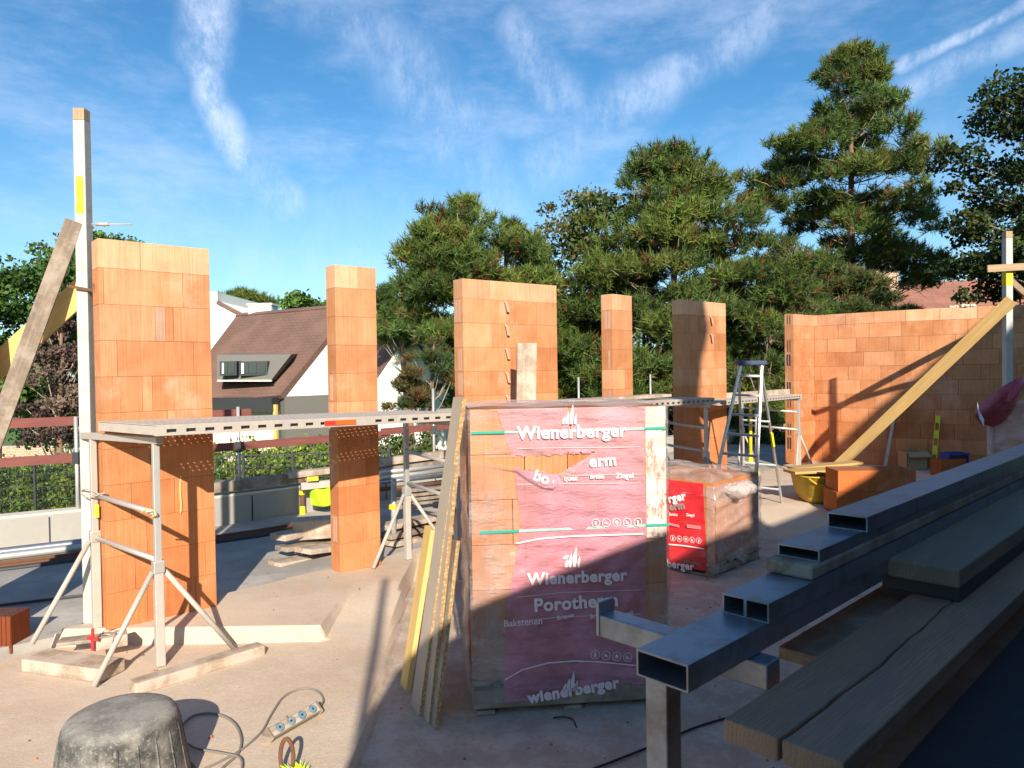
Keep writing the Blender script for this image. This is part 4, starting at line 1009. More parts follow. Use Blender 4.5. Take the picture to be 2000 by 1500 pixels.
# steel props
def prop(x, ybase, ytop, Y, label, col1='steel'):
    p = py(x, ybase, Y); q = py(x, ytop, Y); root = thing('steel_prop', label, 'steel prop', p, 'adjustable steel props with yellow feet')
    MB().tube([p, q], .03, 12).build('tube', M[col1], root, smooth=True)
    h = (q.z-p.z)
    MB().tube([p+V((0, 0, .005)), p+V((0, 0, .04)), p+V((0, 0, .16))], .05, 12, r1=.034).build('foot', M['yellow_steel'], root)
    MB().box((p.x-.075, p.y-.075, p.z-.006), (p.x+.075, p.y+.075, p.z+.006)).build('foot_plate', M['yellow_steel'], root)
    MB().tube([p+V((0, 0, h*.6)), p+V((0, 0, h*.6+.05))], .042, 10).build('collar', M['yellow_steel'], root)
    return root
prop(1466, 903, 770, 12.9, 'yellow and grey steel prop seen through the stepladder', 'yellow_steel')
prop(591, 1012, 935, 9.3, 'dusty steel prop with yellow foot left of the narrow pier', 'rust')
prop(769, 1082, 935, 7.5, 'grey steel prop with yellow foot beside the far trestle')
prop(1478, 930, 800, 11.8, 'grey steel prop standing just behind the stepladder rails')

# ------------------------------------------------------------ plank pile behind the narrow pier
PLs = 'rough planks in the pile behind the narrow pier'
pile = [((542, 1050), (665, 1022), 7.05, .22, .06, 'dusty_wood', 'uppermost pale plank with blunt end, left of the narrow pier'),
        ((548, 1072), (700, 1050), 7.02, .20, .045, 'grey_wood', 'dark-ended plank second from top in the pile left of pier'),
        ((590, 1076), (720, 1060), 6.9, .24, .05, 'dusty_wood', 'thick plank in the pile touching the narrow pier'),
        ((535, 1102), (690, 1075), 6.8, .20, .04, 'dusty_wood', 'lowest plank of the pile, ragged, left of the narrow pier'),
        ((745, 1030), (872, 1005), 7.5, .22, .05, 'dusty_wood', 'uppermost sunlit plank right of the narrow pier'),
        ((750, 1048), (868, 1022), 7.45, .22, .05, 'grey_wood', 'middle plank right of the narrow pier behind the trestle'),
        ((760, 1062), (866, 1042), 7.4, .2, .05, 'dusty_wood', 'lower plank right of the narrow pier behind the trestle')]
for (a, b, Y, wd, th, mt, lab) in pile:
    o = bar('plank', py(*a, Y), py(*b, Y+.75), wd, th, M[mt], bevel=.006); tag(o, lab, 'plank', PLs)
for (x, y, Y, lab) in ((600, 1112, 6.85, 'timber bearer under the left end of the plank pile'), (800, 1078, 7.42, 'timber bearer under the right part of the plank pile')):
    p = py(x, y-6, Y); o = bar('bearer', p, p+V((.25, .5, 0)), .09, p.z+.06, M['grey_wood']); tag(o, lab, 'bearer')
p = py(640, 1032, 7.3); o = bar('timber_block', p+V((-.35, 0, 0)), p+V((.2, .15, 0)), .25, .19, M['dusty_wood']); tag(o, 'squared timber block on the pile left of narrow pier', 'timber block')
# bundle of tubes and battens on the low wall to the right
for i, (y, lab, mt, r) in enumerate(((915, 'highest steel tube', 'steel', .03), (925, 'second highest steel tube', 'steel', .03), (934, 'third steel tube down', 'bar_steel', .03), (948, 'lowest steel tube', 'rust', .03))):
    o = MB().tube([py(742, y+8, 9.6), py(892, y-8, 10.6)], r, 10).build('steel_tube', M[mt], smooth=True); tag(o, lab + ' in the bundle right of the narrow pier', 'steel tube', 'steel tubes bundled beyond the narrow pier')
for i, y in enumerate((955, 964, 972, 981)):
    o = bar('batten', py(790, y+4, 9.3), py(885, y-6, 9.9), .12, .035, M['grey_wood']); tag(o, ('top', 'second', 'third', 'bottom')[i]+' batten in the stack behind the far trestle', 'batten', 'stacked battens behind the far trestle')
# lime vest thing and rebar mats
vm = MB(); n_ = 12
for i in range(n_+1):
    for j_ in range(n_+1):
        a, b = i/n_, j_/n_; p = py(606+46*a, 985-40*b+4*math.sin(3*a), 9.25+.04*math.sin(7*a+4*b)); vm.v.append(tuple(p))
for i in range(n_):
    for j_ in range(n_):
        if i < 2 and j_ > 9: continue
        a = i*(n_+1)+j_; vm.f.append((a, a+1, a+n_+2, a+n_+1)); vm.c.append((1, 1, 1))
vo_ = vm.build('safety_vest', M['lime'], smooth=True, fix=False); s_ = vo_.modifiers.new('t', 'SOLIDIFY'); s_.thickness = .015
tag(vo_, 'bright lime safety vest hanging left of the narrow pier', 'safety vest')
st_ = MB().beam(py(628, 982, 9.2), py(628, 948, 9.2), .05, .012, (0, 1, 0)); st_.build('stripe', M['dark_steel'], vo_) if False else None
o = bar('clamp_rail', py(588, 950, 9.15), py(655, 943, 9.3), .07, .09, M['dust_steel']); tag(o, 'dusty metal clamp rail above the lime vest', 'clamp rail')
o = bar('yellow_clamp', py(600, 936, 9.12), py(622, 934, 9.15), .06, .05, M['yellow_steel']); tag(o, 'small yellow clamp beside the lime vest', 'clamp')
# long profiles and rusty bars on the terrace along the low wall
for i, (off, z, r, mt, lab) in enumerate(((-.35, .02, .045, 'bar_steel', 'thick grey pipe lying along the low wall at left'), (-.48, .0, .035, 'steel', 'pale pipe lying outside the thick grey pipe'),
                                    (-.70, -.02, .02, 'rust', 'rusty bar lying along the low wall'), (-.80, -.03, .02, 'rust', 'second rusty bar, nearer than the first along low wall'), (-.95, -.03, .025, 'dark_steel', 'black pipe nearest us along the low wall'))):
    pts = [onlw(px, off) if onlw(px, off) else None for px in (-100, 0, 100, 200, 300, 400, 500, 600)]
    pts = [p+V((0, 0, z-.02)) for p in pts if p]
    if i < 2: pts = pts[:5]
    tag(MB().tube(pts, r, 8).build('pipe', M[mt], smooth=True), lab, 'pipe', 'pipes and bars lying along the low wall')
o = bar('concrete_slab_edge', V((-7.2, 4.35, -.045)), V((-3.45, 5.95, -.045)), .02, .02, M['dark_steel']); tag(o, 'thin black joint strip on the terrace at left', 'joint strip')

# ------------------------------------------------------------ right side objects
# yellow tub
yt = pz(1612, 985, -.0); ty = thing('yellow_tub', 'dirty yellow mortar tub half hidden behind the clay blocks', 'mortar tub', V((yt.x, yt.y+.25, 0)))
def rtub(c, prof):
    m_ = MB(); n = 40
    for (a, b, z) in prof:
        for k_ in range(n):
            t_ = 2*math.pi*k_/n; c_, s_ = math.cos(t_), math.sin(t_); m_.v.append((c.x+a*math.copysign(abs(c_)**.55, c_), c.y+b*math.copysign(abs(s_)**.55, s_), c.z+z))
    for i in range(len(prof)-1):
        for k_ in range(n): k2 = (k_+1) % n; m_.f.append((i*n+k_, i*n+k2, (i+1)*n+k2, (i+1)*n+k_)); m_.c.append((1, 1, 1))
    return m_
tc_ = V((yt.x+.10, yt.y+.25, 0))
rtub(tc_, [(.02, .02, .0), (.27, .24, .0), (.31, .27, .05), (.36, .31, .33), (.38, .33, .36), (.41, .36, .365), (.41, .36, .345), (.385, .335, .34), (.34, .29, .1), (.05, .05, .05)]).build('body', M['yellow_tub'], ty, smooth=True)
hp = [tc_+V((-.34+.04*i, -.33, .345-.09*math.sin(math.pi*i/8))) for i in range(9)]; MB().tube(spl(hp, 4), .012, 8).build('handle', M['yellow_tub'], ty, smooth=True)
o = bar('plank', tc_+V((-.50, -.10, .40)), tc_+V((.55, .05, .41)), .30, .035, M['pine_wood']); tag(o, 'short yellow plank lying on top of the yellow tub', 'plank')
o = bar('plank', tc_+V((-.35, .22, .40)), tc_+V((.6, .32, .45)), .22, .03, M['pine_wood']); tag(o, 'second short plank on the yellow tub, farther back', 'plank')
def hollow(c, yaw, L, wd, h, label, tint):
    root = thing('hollow_clay_block', label, 'clay block', c); a = V((math.cos(yaw), math.sin(yaw), 0)); b = V((-a.y, a.x, 0)); m_ = MB(); m_.cc = tint
    m_.beam(c-a*L/2+V((0, 0, h/2)), c+a*L/2+V((0, 0, h/2)), wd, h)
    n_ = int(L/.02)
    for i in range(n_):
        for s in (-1, 1):
            p = c-a*(L/2-.01-i*L/n_)+b*(s*wd/2); m_.beam(p+V((0, 0, .004)), p+V((0, 0, h-.004)), .006, .004, b)
    m_.build('body', M['block'], root)
    g_ = MB(); nx, ny = int(L/.035), int(wd/.03)
    for i in range(nx):
        for j_ in range(ny):
            p = c-a*(L/2-.02)+a*(i*(L-.03)/nx)+b*(-wd/2+.018+j_*(wd-.02)/ny)+V((0, 0, h+.001)); g_.beam(p, p+a*.020, .014, .002)
    g_.build('holes', M['core'], root); return root
bc = pz(1690, 1010, 0); bc = V((4.35, 8.72, 0))
hollow(bc, -.06, 1.0, .42, .25, 'lower hollow clay block row right of the yellow tub, half shaded', (.55, .20, .07))
hollow(bc+V((-.02, .02, .252)), -.06, .90, .40, .25, 'upper hollow clay block with sunlit perforated top, right of yellow tub', (.60, .22, .075))
hollow(V((6.95, 11.45, 0)), .35, .6, .2, .25, 'low clay block on the floor under the spirit level', (.45, .15, .06))
# white right post, cross boards, brace
rp = V((6.37, 9.26, 0)); rpt = V((6.37, 9.26, 3.44))
rpo = thing('timber_post', 'white painted timber post with yellow mark, near the right edge', 'post', rp)
bar('timber', rp, rpt-V((0, 0, .09)), .085, .085, M['white_paint'], rpo, (0, -1, 0)); bar('bare_end', rpt-V((0, 0, .089)), rpt, .083, .083, M['bare_wood'], rpo, (0, -1, 0))
zy = py(1967, 545, 9.26).z; bar('yellow_mark', V((6.37, 9.26, zy-.09)), V((6.37, 9.26, zy+.09)), .0875, .0875, M['yellow_paint'], rpo, (0, -1, 0), bevel=.002)
o = bar('cross_board', py(1928, 525, 9.19), py(2120, 514, 9.15), .025, .09, M['bare_wood']); tag(o, 'pale horizontal board nailed across the right-hand white post', 'board')
o = bar('cross_board', V((6.42, 9.34, 2.86)), V((8.45, 11.6, 2.70)), .03, .11, M['bare_wood']); tag(o, 'pale board running from right-hand white post back to curved wall', 'board')
o = bar('brace_board', V((4.60, 10.75, 0.02)), V((6.38, 9.19, 2.56)), .028, .155, M['pine_wood']); tag(o, 'long new pine brace board sloping up to the right-hand white post', 'brace')
# leaning strips
def wallpt(px, y, off=.05):
    best = None
    for a, b in zip(cp[:-1], cp[1:]):
        d = (b-a).normalized(); n = V((d.y, -d.x, 0)); p = ppl(px, y, a+n*off, n); t_ = (p-a).dot(d)
        if -.05 <= t_ <= (b-a).length+.05: return p
    return p
a = wallpt(1748, 803, .03); b = wallpt(1729, 905, .12); b.z = .0; o = bar('lath', b, a, .05, .02, M['white_paint'], upv=(-.6, -.8, 0)); tag(o, 'thin white lath leaning against the curved wall behind the brace', 'lath')
a = wallpt(1832, 812, .03); b = wallpt(1823, 912, .20); b.z = .04
lv = thing('spirit_level', 'yellow spirit level leaning upright against the curved wall', 'spirit level', b)
d_ = (a-b); L_ = d_.length; d_.normalize(); sN = V((-.6, -.8, 0))
for s in (-.033, .033):
    sd_ = d_.cross(sN).normalized(); bar('edge_rail', b+sd_*s, a+sd_*s, .010, .022, M['yellow_steel'], lv, upv=sN, bevel=0)
for t0, t1 in ((0, .12), (.25, .42), (.56, .72), (.86, 1)): bar('web', b+d_*(L_*t0), b+d_*(L_*t1), .058, .012, M['yellow_steel'], lv, upv=sN, bevel=0)
for t0 in (.34, .66, .93): bar('vial', b+d_*(L_*t0-.02), b+d_*(L_*t0+.02), .03, .016, M['lime'], lv, upv=sN, bevel=0)
c = pz(1792, 918, 0); bx = thing('cardboard_box', 'small open cardboard box on the floor by the curved wall', 'cardboard box', c)
m_ = MB(); x0, x1_, y0, y1_, h_ = c.x-.17, c.x+.17, c.y, c.y+.3, .30
for q in (((x0, y0, 0), (x1_, y0+.006, h_)), ((x0, y1_-.006, 0), (x1_, y1_, h_)), ((x0, y0, 0), (x0+.006, y1_, h_)), ((x1_-.006, y0, 0), (x1_, y1_, h_)), ((x0, y0, 0), (x1_, y1_, .006))): m_.box(*q)
m_.build('carton', M['card'], bx)
MB().prism([V((x0, y0-.002, h_)), V((x1_, y0-.002, h_)), V((x1_+.02, y0-.10, h_-.08)), V((x0-.01, y0-.10, h_-.08))], (0, -.004, .004)).build('flap', M['card'], bx)
MB().prism([V((x1_, y0, h_)), V((x1_, y1_, h_)), V((x1_+.10, y1_, h_-.1)), V((x1_+.10, y0, h_-.1))], (.004, 0, .004)).build('flap', M['card'], bx)
c = wallpt(1864, 905, .55); c.z = .06; bl = thing('blue_crate', 'dark blue plastic crate by the curved wall', 'crate', c)
m_ = MB(); x0, x1_, y0, y1_ = c.x-.16, c.x+.16, c.y-.12, c.y+.12
for q in (((x0, y0, .06), (x1_, y0+.012, .14)), ((x0, y1_-.012, .06), (x1_, y1_, .34)), ((x0, y0, .06), (x0+.012, y1_, .34)), ((x1_-.012, y0, .06), (x1_, y1_, .34)), ((x0, y0, .05), (x1_, y1_, .062)), ((x0-.01, y0-.01, .32), (x1_+.01, y0+.012, .345))): m_.box(*q)
m_.build('body', M['blue_plastic'], bl, bevel=.004)
MB().box((x0+.015, y0+.03, .07), (x1_-.015, y1_-.02, .30)).build('contents', M['black'], bl)
o = bar('tool_bag', py(1755, 946, 10.2), py(1790, 942, 10.1), .2, .09, M['black'], bevel=.02); tag(o, 'small black bag on floor right of the clay blocks', 'bag')
o = bar('plank', pz(1625, 898, 0)+V((0, 0, .02)), pz(1725, 908, 0)+V((0, 0, .02)), .18, .03, M['dusty_wood']); tag(o, 'dusty plank on the floor at the foot of the curved wall', 'plank')
m_ = MB()
for i in range(26):
    p = wallpt(random.uniform(1845, 1880), 600, -.08)
for i in range(14):
    p = V((7.35+.02*i+random.uniform(-.03, .03), 12.03-.012*i+random.uniform(-.02, .06), 2.70)); s = random.uniform(.015, .04); m_.box((p.x-s, p.y-s, p.z), (p.x+s, p.y+s, p.z+s))
tag(m_.build('mortar_crumbs', M['conc_block'], bevel=.006), 'white mortar crumbs on top of the curved wall', 'mortar lump')

# ------------------------------------------------------------ foreground rack with profiles and planks
uu = V((math.sin(R(46.2)), math.cos(R(46.2)), 0)); vv = V((uu.y, -uu.x, 0))
def ubar(name, tl, z_top, wd, th, L, mat, label, cat, hollow_=False, grp=None, cells=1, bevel=.003, back=0):
    p = pz(tl[0], tl[1], z_top)-uu*back
    if not hollow_:
        o_ = bar(name, p+vv*(wd/2)-V((0, 0, th/2)), p+vv*(wd/2)-V((0, 0, th/2))+uu*L, wd, th, mat, bevel=bevel, upv=(0, 0, 1)); tag(o_, label, cat, grp); return o_, p
    root = thing(name, label, cat, p-V((0, 0, th)), grp); wl = .0035; m_ = MB()
    def seg(v0, v1, z0, z1):
        m_.hexa([p+vv*v0+V((0, 0, z0)), p+vv*v1+V((0, 0, z0)), p+vv*v1+uu*L+V((0, 0, z0)), p+vv*v0+uu*L+V((0, 0, z0)),
                 p+vv*v0+V((0, 0, z1)), p+vv*v1+V((0, 0, z1)), p+vv*v1+uu*L+V((0, 0, z1)), p+vv*v0+uu*L+V((0, 0, z1))])
    seg(0, wd, -wl, 0); seg(0, wd, -th, -th+wl); seg(0, wl, -th+wl, -wl); seg(wd-wl, wd, -th+wl, -wl)
    if cells == 2: seg(wd/2-wl, wd/2+wl, -th+wl, -wl)
    m_.build('profile', mat, root); return root, p
Z1 = py(1243, 1267, 1.35).z; T1 = .050
SG = 'metal profiles and timbers stacked on the rack'
ubar('steel_profile', (1243, 1267), Z1, .112, T1, 5.2, M['bar_steel'], 'lowest galvanised box profile on the rack, open end nearest us', 'steel profile', True, SG)
T2 = .037; Z2 = Z1+T2+.001
p2 = pz(1411, 1197, Z1); z2t = py(1411, 1158, p2.y).z; T2 = z2t-Z1-.001; Z2 = z2t
ubar('steel_profile', (1411, 1158), Z2, .105, T2, 5, M['bar_steel'], 'twin-cell metal profile lying on the lowest box profile', 'steel profile', True, SG, 2)
p3 = pz(1493, 1117, Z2); Z3 = py(1493, 1090, p3.y).z; T3 = Z3-Z2-.001
ubar('timber_spacer', (1493, 1090), Z3, .115, T3, 4.6, M['grey_wood'], 'greenish grey timber between two metal profiles on the rack', 'timber', False, SG, bevel=.006)
p4 = pz(1519, 1085, Z3); Z4 = py(1519, 1061, p4.y).z; T4 = max(.028, Z4-Z3-.001)
ubar('steel_profile', (1519, 1061), Z3+T4+.001, .10, T4, 4.6, M['bar_steel'], 'shorter metal profile above the greenish timber, below the top one', 'steel profile', True, SG)
Z4 = Z3+T4+.001; p5 = pz(1616, 1030, Z4); Z5 = py(1616, 1000, p5.y).z; T5 = Z5-Z4-.001
ubar('steel_profile', (1616, 1000), Z5, .10, T5, 4.4, M['bar_steel'], 'topmost metal profile of the stack, pale top reflecting sky', 'steel profile', True, SG)
# deck board with slots, cracked plank and upper plank
ZP = py(1413, 1403, 1.25).z
ubar('slotted_board', (1520, 1262), ZP-.045, .26, .03, 3.2, M['grey_wood'], 'ribbed brown board between the profiles and cracked plank', 'board', False, SG)
def planksawn(name, c, dark, grey):
    m, k = mk(name); sp = k.n('ShaderNodeSeparateXYZ'); k.l(k.co, sp.inputs[0])
    vo = k.n('ShaderNodeTexVoronoi'); vo.inputs['Scale'].default_value = 2.6; mp = k.n('ShaderNodeMapping'); mp.inputs['Scale'].default_value = (.55, 1.9, 0); k.l(k.co, mp.inputs[0]); k.l(mp.outputs[0], vo.inputs['Vector'])
    kd = vo.outputs[0]; warp = k.m('MULTIPLY', k.mr(kd, 0, .42, 1, 0), .055)
    ln = k.noise(k.co, 1, 5, .6, sc=(1.0, 8, 8))
    ph = k.m('ADD', k.m('MULTIPLY', k.m('ADD', sp.outputs[1], warp), 760), k.m('MULTIPLY', ln, 60))
    g = k.m('SINE', ph); g = k.mr(g, -1, 1)
    fine = k.noise(k.co, 1, 6, .7, sc=(7, 260, 260))
    cc = k.mix(k.m('MULTIPLY', g, .26), c, dark); cc = k.mix(k.mr(fine, .4, .7, 0, .45), cc, dark)
    cc = k.mix(k.mr(kd, .035, .085, .85, 0), cc, tuple(x*.3 for x in dark))
    cc = k.mix(k.mr(k.noise(k.co, 2.6, 7, .65, sc=(.8, 3, 1)), .38, .66, 0, .75), cc, grey)
    k.l(cc, k.b.inputs['Base Color']); k.b.inputs['Roughness'].default_value = .8; k.b.inputs['Specular IOR Level'].default_value = .2
    bump(k, k.m('ADD', k.m('MULTIPLY', g, .15), fine), .4, .002); return m
FGW = planksawn('scaffold_plank_wood', (.42, .25, .16), (.16, .085, .05), (.24, .16, .11))
FGW2 = planksawn('green_grey_plank_wood', (.32, .25, .175), (.15, .11, .07), (.20, .165, .12))
# cracked plank: two halves of one mesh around a wandering crack
p = pz(1413, 1403, ZP); cp_ = thing('scaffold_plank', 'wide cracked scaffold plank, nearest end at the bottom edge', 'plank', p-V((0, 0, .04)), 'scaffold planks on the rack')
PWd, PTh, PL = .205, .040, 4.2
N = 170; crk = []
for i in range(N+1):
    t_ = i/N*PL; crk.append((.102+.007*math.sin(t_*4.6)+.002*math.sin(t_*19)+.001*math.sin(t_*47), max(.0003, .0034*(1-t_*.55))))
m_ = MB()
for side in (0, 1):
    for i in range(N):
        s0_, s1_ = i/N*PL, (i+1)/N*PL
        (c0a, h0), (c1a, h1) = crk[i], crk[i+1]
        if side == 0: a0_, b0_, a1_, b1_ = 0, c0a-h0, 0, c1a-h1
        else: a0_, b0_, a1_, b1_ = c0a+h0, PWd, c1a+h1, PWd
        m_.hexa([(s0_, a0_, 0), (s0_, b0_, 0), (s1_, b1_, 0), (s1_, a1_, 0), (s0_, a0_, PTh), (s0_, b0_, PTh), (s1_, b1_, PTh), (s1_, a1_, PTh)])
me = bpy.data.meshes.new('plank'); me.from_pydata(m_.v, [], m_.f); me.materials.append(FGW)
import bmesh
bm = bmesh.new(); bm.from_mesh(me); bmesh.ops.remove_doubles(bm, verts=bm.verts[:], dist=.00005); 
dup = {}
for f in bm.faces: dup.setdefault(tuple(round(x, 5) for x in f.calc_center_median()), []).append(f)
bmesh.ops.delete(bm, geom=[f for l_ in dup.values() if len(l_) > 1 for f in l_], context='FACES_ONLY')
bmesh.ops.recalc_face_normals(bm, faces=bm.faces[:]); bm.to_mesh(me); bm.free()
o = bpy.data.objects.new('plank', me); col.objects.link(o); o.parent = cp_
o.matrix_local = Matrix(((uu.x, vv.x, 0, 0), (uu.y, vv.y, 0, 0), (0, 0, -1, PTh), (0, 0, 0, 1)))
b_ = o.modifiers.new('bevel', 'BEVEL'); b_.width = .0035; b_.segments = 2; b_.limit_method = 'ANGLE'; b_.angle_limit = R(50)
Zu = py(1712, 1086, 1.97).z
ubar('scaffold_plank', (1712, 1086), Zu, .20, .050, 4, FGW2, 'thick grey-green plank lying above the cracked plank at right', 'plank', False, 'scaffold planks on the rack', bevel=.006)
ubar('timber_spacer', (1722, 1120), Zu-.051, .19, Zu-.051-ZP-.001, 3.9, M['dark_steel'], 'dark flat packing under the thick grey-green plank', 'timber', False, SG)
ubar('scaffold_plank', (1640, 1230), ZP-.042, .52, .04, 4, FGW, 'lower wide plank partly hidden beneath the cracked plank', 'plank', False, 'scaffold planks on the rack') if False else None
# rack: legs and arms
rk = thing('steel_rack', 'galvanised steel rack with upturned arm end carrying the stack', 'rack', V((.35, 1.4, -.15)))
lg = py(1296, 1400, 1.42); zarm = Z1-T1
bar('leg', V((lg.x, lg.y, -.15)), V((lg.x, lg.y, zarm-.001)), .05, .05, M['bar_steel'], rk, upv=(vv.x, vv.y, 0))
q = pz(1169, 1200, zarm-.002); 
def arm(q, L):
    bar('arm', q+vv*.0-V((0, 0, .028)), q+vv*L-V((0, 0, .028)), .055, .052, M['bar_steel'], rk)
    bar('end_plate', q-V((0, 0, .054))-vv*.004, q+V((0, 0, .028))-vv*.004, .06, .010, M['bar_steel'], rk, upv=(vv.x, vv.y, 0))
arm(q+uu*.03, .42); arm(q+uu*2.2, .7)
lg2 = q+uu*.03+vv*.30; bar('leg', V((lg2.x, lg2.y, -.15)), V((lg2.x, lg2.y, zarm-.06)), .05, .05, M['bar_steel'], rk, upv=(vv.x, vv.y, 0)) if False else None
lg3 = q+uu*2.2+vv*.30; bar('leg', V((lg3.x, lg3.y, -.15)), V((lg3.x, lg3.y, zarm-.06)), .05, .05, M['bar_steel'], rk, upv=(vv.x, vv.y, 0))
cc0 = V((lg.x, lg.y, zarm-.04)); bar('side_rail', cc0+uu*.03, cc0+uu*2.3, .04, .04, M['bar_steel'], rk)
# block pier and bitumen covered ledge at the lower right
e0 = pz(1752, 1500, 1.02); base_ = e0
le = thing('bitumen_ledge', 'dark bitumen-covered ledge at the lower right corner', 'ledge', V((e0.x+.5, e0.y+.3, -.15)))
m_ = MB(); P0 = e0-uu*1.0; q = [P0, P0+uu*6, P0+uu*6+vv*1.5, P0+vv*1.5]
m_.hexa([V((x.x, x.y, 1.0)) for x in q]+[V((x.x, x.y, 1.02)) for x in q]); m_.build('bitumen_sheet', M['bitumen'], le)
m_ = MB(); q = [P0-vv*.14+uu*.0, P0-vv*.14+uu*6, P0+vv*1.5+uu*6, P0+vv*1.5]
m_.hexa([V((x.x, x.y, -.15)) for x in q]+[V((x.x, x.y, .99)) for x in q]); m_.build('masonry', M['soil'], le)
cbl = [pz(x, y, -.142) for x, y in ((1150, 1505), (1210, 1482), (1290, 1450), (1360, 1420), (1430, 1400), (1500, 1392))]
tag(MB().tube(spl(cbl), .006, 8).build('cable', M['black'], smooth=True), 'black cable on the shaded floor behind the rack leg', 'cable')
cbl = [pz(x, y, -.142) for x, y in ((1080, 1402), (1100, 1400), (1118, 1405), (1126, 1420))]
tag(MB().tube(spl(cbl), .004, 8).build('wire', M['black'], smooth=True), 'short bent black wire on the floor before the pink pallet', 'wire')

# ------------------------------------------------------------ house behind the camera (throws the big shadow)
hz = thing('neighbour_house', 'tall gabled house standing behind the photographer, outside the picture', 'house', V((6, -3.5, -.15)))
out = [(-.02, 2.6), (.03, 3.05), (.10, 3.29), (.24, 3.6), (.63, 3.87), (1.2, 4.10), (1.8, 4.33), (3.16, 4.96), (3.79, 5.23), (5.24, 5.86), (5.77, 6.17), (8.07, 8.35), (8.41, 8.7), (9.0, 9.2), (9.3, 9.5), (9.75, 9.85), (10.5, 10.9), (12, 11.4), (20, 11.8), (20, -.15), (-.02, -.15)]
ap = V((.118, -.8898, .441)); 
DYH = 2.2; KX, KZ = DYH*.118/.8898, DYH*.441/.8898
MB().prism([V((x-KX, -3+DYH, z-KZ if z > 0 else z)) for x, z in out], (0, -1.6, .0)).build('wall', M['dark_brick'], hz)
wq = e0+vv*.95+uu*.5; wq.z = -.15
hs2 = thing('sky_block_wall', 'added dark brick wall blocking sky light, outside the picture at right', 'wall', wq)  # added out of view to keep sky light off the rack and its stack
MB().hexa([wq, wq+uu*5.5, wq+uu*5.5+vv*.4, wq+vv*.4]+[q_+V((0, 0, 2.4)) for q_ in (wq, wq+uu*5.5, wq+uu*5.5+vv*.4, wq+vv*.4)]).build('wall', M['dark_brick'], hs2)
MB().prism([V((3.72, -3.4, 4.9)), V((4.5, -3.4, 4.9)), V((4.56, -3.4, 7)), V((4.44, -3.4, 8.1)), V((4.52, -3.4, 8.7)), V((4.66, -3.4, 9.1)), V((4.5, -3.4, 9.75)), V((3.72, -3.4, 9.75))], (0, -.5, 0)).build('chimney', M['chimney_brick'], hz)
spo = thing('scaffold_pole', 'single scaffold pole standing behind the photographer, outside the picture', 'pole', V((.02, -2.6, -.15)))
MB().tube([V((-.06, -2.5, -.15)), V((.04, -2.5, 4.26))], .03, 10).build('tube', M['steel'], spo, smooth=True)

# ------------------------------------------------------------ houses in the background
def poly_obj(name, mat, parent, faces):
    m_ = MB()
    for f in faces: m_.add(f, [tuple(range(len(f)))])
    return m_.build(name, mat, parent, fix=False)
def W3(x, y, Y): return py(x, y, Y)
hs_ = thing('white_house', 'white house with brown tiled roof and grey dormer, beyond the garden', 'house', V((-9, 27, -1.5)))
er, el_ = W3(545, 772, 24.0), W3(330, 792, 25.5)          # eave right and left
rr, rl = W3(692, 592, 26.2), W3(465, 612, 28.6)           # ridge
dv = rr-er; br = rr+(rr-er); br = V((rr.x+(rr.x-er.x), rr.y+(rr.y-er.y), er.z)); bl2 = V((el_.x+(rr.x-er.x)*2, el_.y+(rr.y-er.y)*2, el_.z))
th = V((0, 0, -.18)); ov = (er-el_).normalized()*.04
def slab(name, pts, mat, parent, t=.2):
    n = (pts[1]-pts[0]).cross(pts[2]-pts[0]).normalized(); n = n if n.z < 0 else -n
    return MB().prism(pts, n*t).build(name, mat, parent)
slab('roof', [el_, er+ov, rr+ov, rl], M['roof'], hs_)
slab('roof', [rr+ov, rl, bl2, br+ov], M['roof'], hs_)
gz = V((0, 0, -1))
MB().prism([er+V((.0, .1, -.05)), br+V((0, 0, -.05)), V((rr.x, rr.y, rr.z-.25))], -(er-el_).normalized()*.3).build('gable', M['white_wall'], hs_)
def wallq(a, b, z0, z1, mat, name, dep=.3, off=0):
    a = V((a.x, a.y, 0)); b = V((b.x, b.y, 0)); d = (b-a).normalized(); n = V((-d.y, d.x, 0))
    a = a+n*off; b = b+n*off
    return MB().hexa([a+V((0, 0, z0)), b+V((0, 0, z0)), b+n*dep+V((0, 0, z0)), a+n*dep+V((0, 0, z0)), a+V((0, 0, z1)), b+V((0, 0, z1)), b+n*dep+V((0, 0, z1)), a+n*dep+V((0, 0, z1))]).build(name, mat, hs_)
ez = er.z
wallq(W3(300, 800, 25.3), W3(545, 800, 24.3), -1.5, ez-.1, M['cream'], 'front_wall', off=.1)
wallq(er+V((.1, .2, 0)), br, -1.5, ez-.06, M['grey_wall'], 'side_wall', off=-.05)
wallq(W3(425, 790, 24.9), W3(548, 787, 24.2), py(480, 803, 24.5).z, py(480, 776, 24.5).z, M['dark_steel'], 'awning', dep=.4, off=-.5)
wallq(W3(545, 800, 24.1), W3(551, 800, 24.05), -1.5, ez-.3, M['yellow_wood'], 'door_frame', dep=.1, off=-.3)
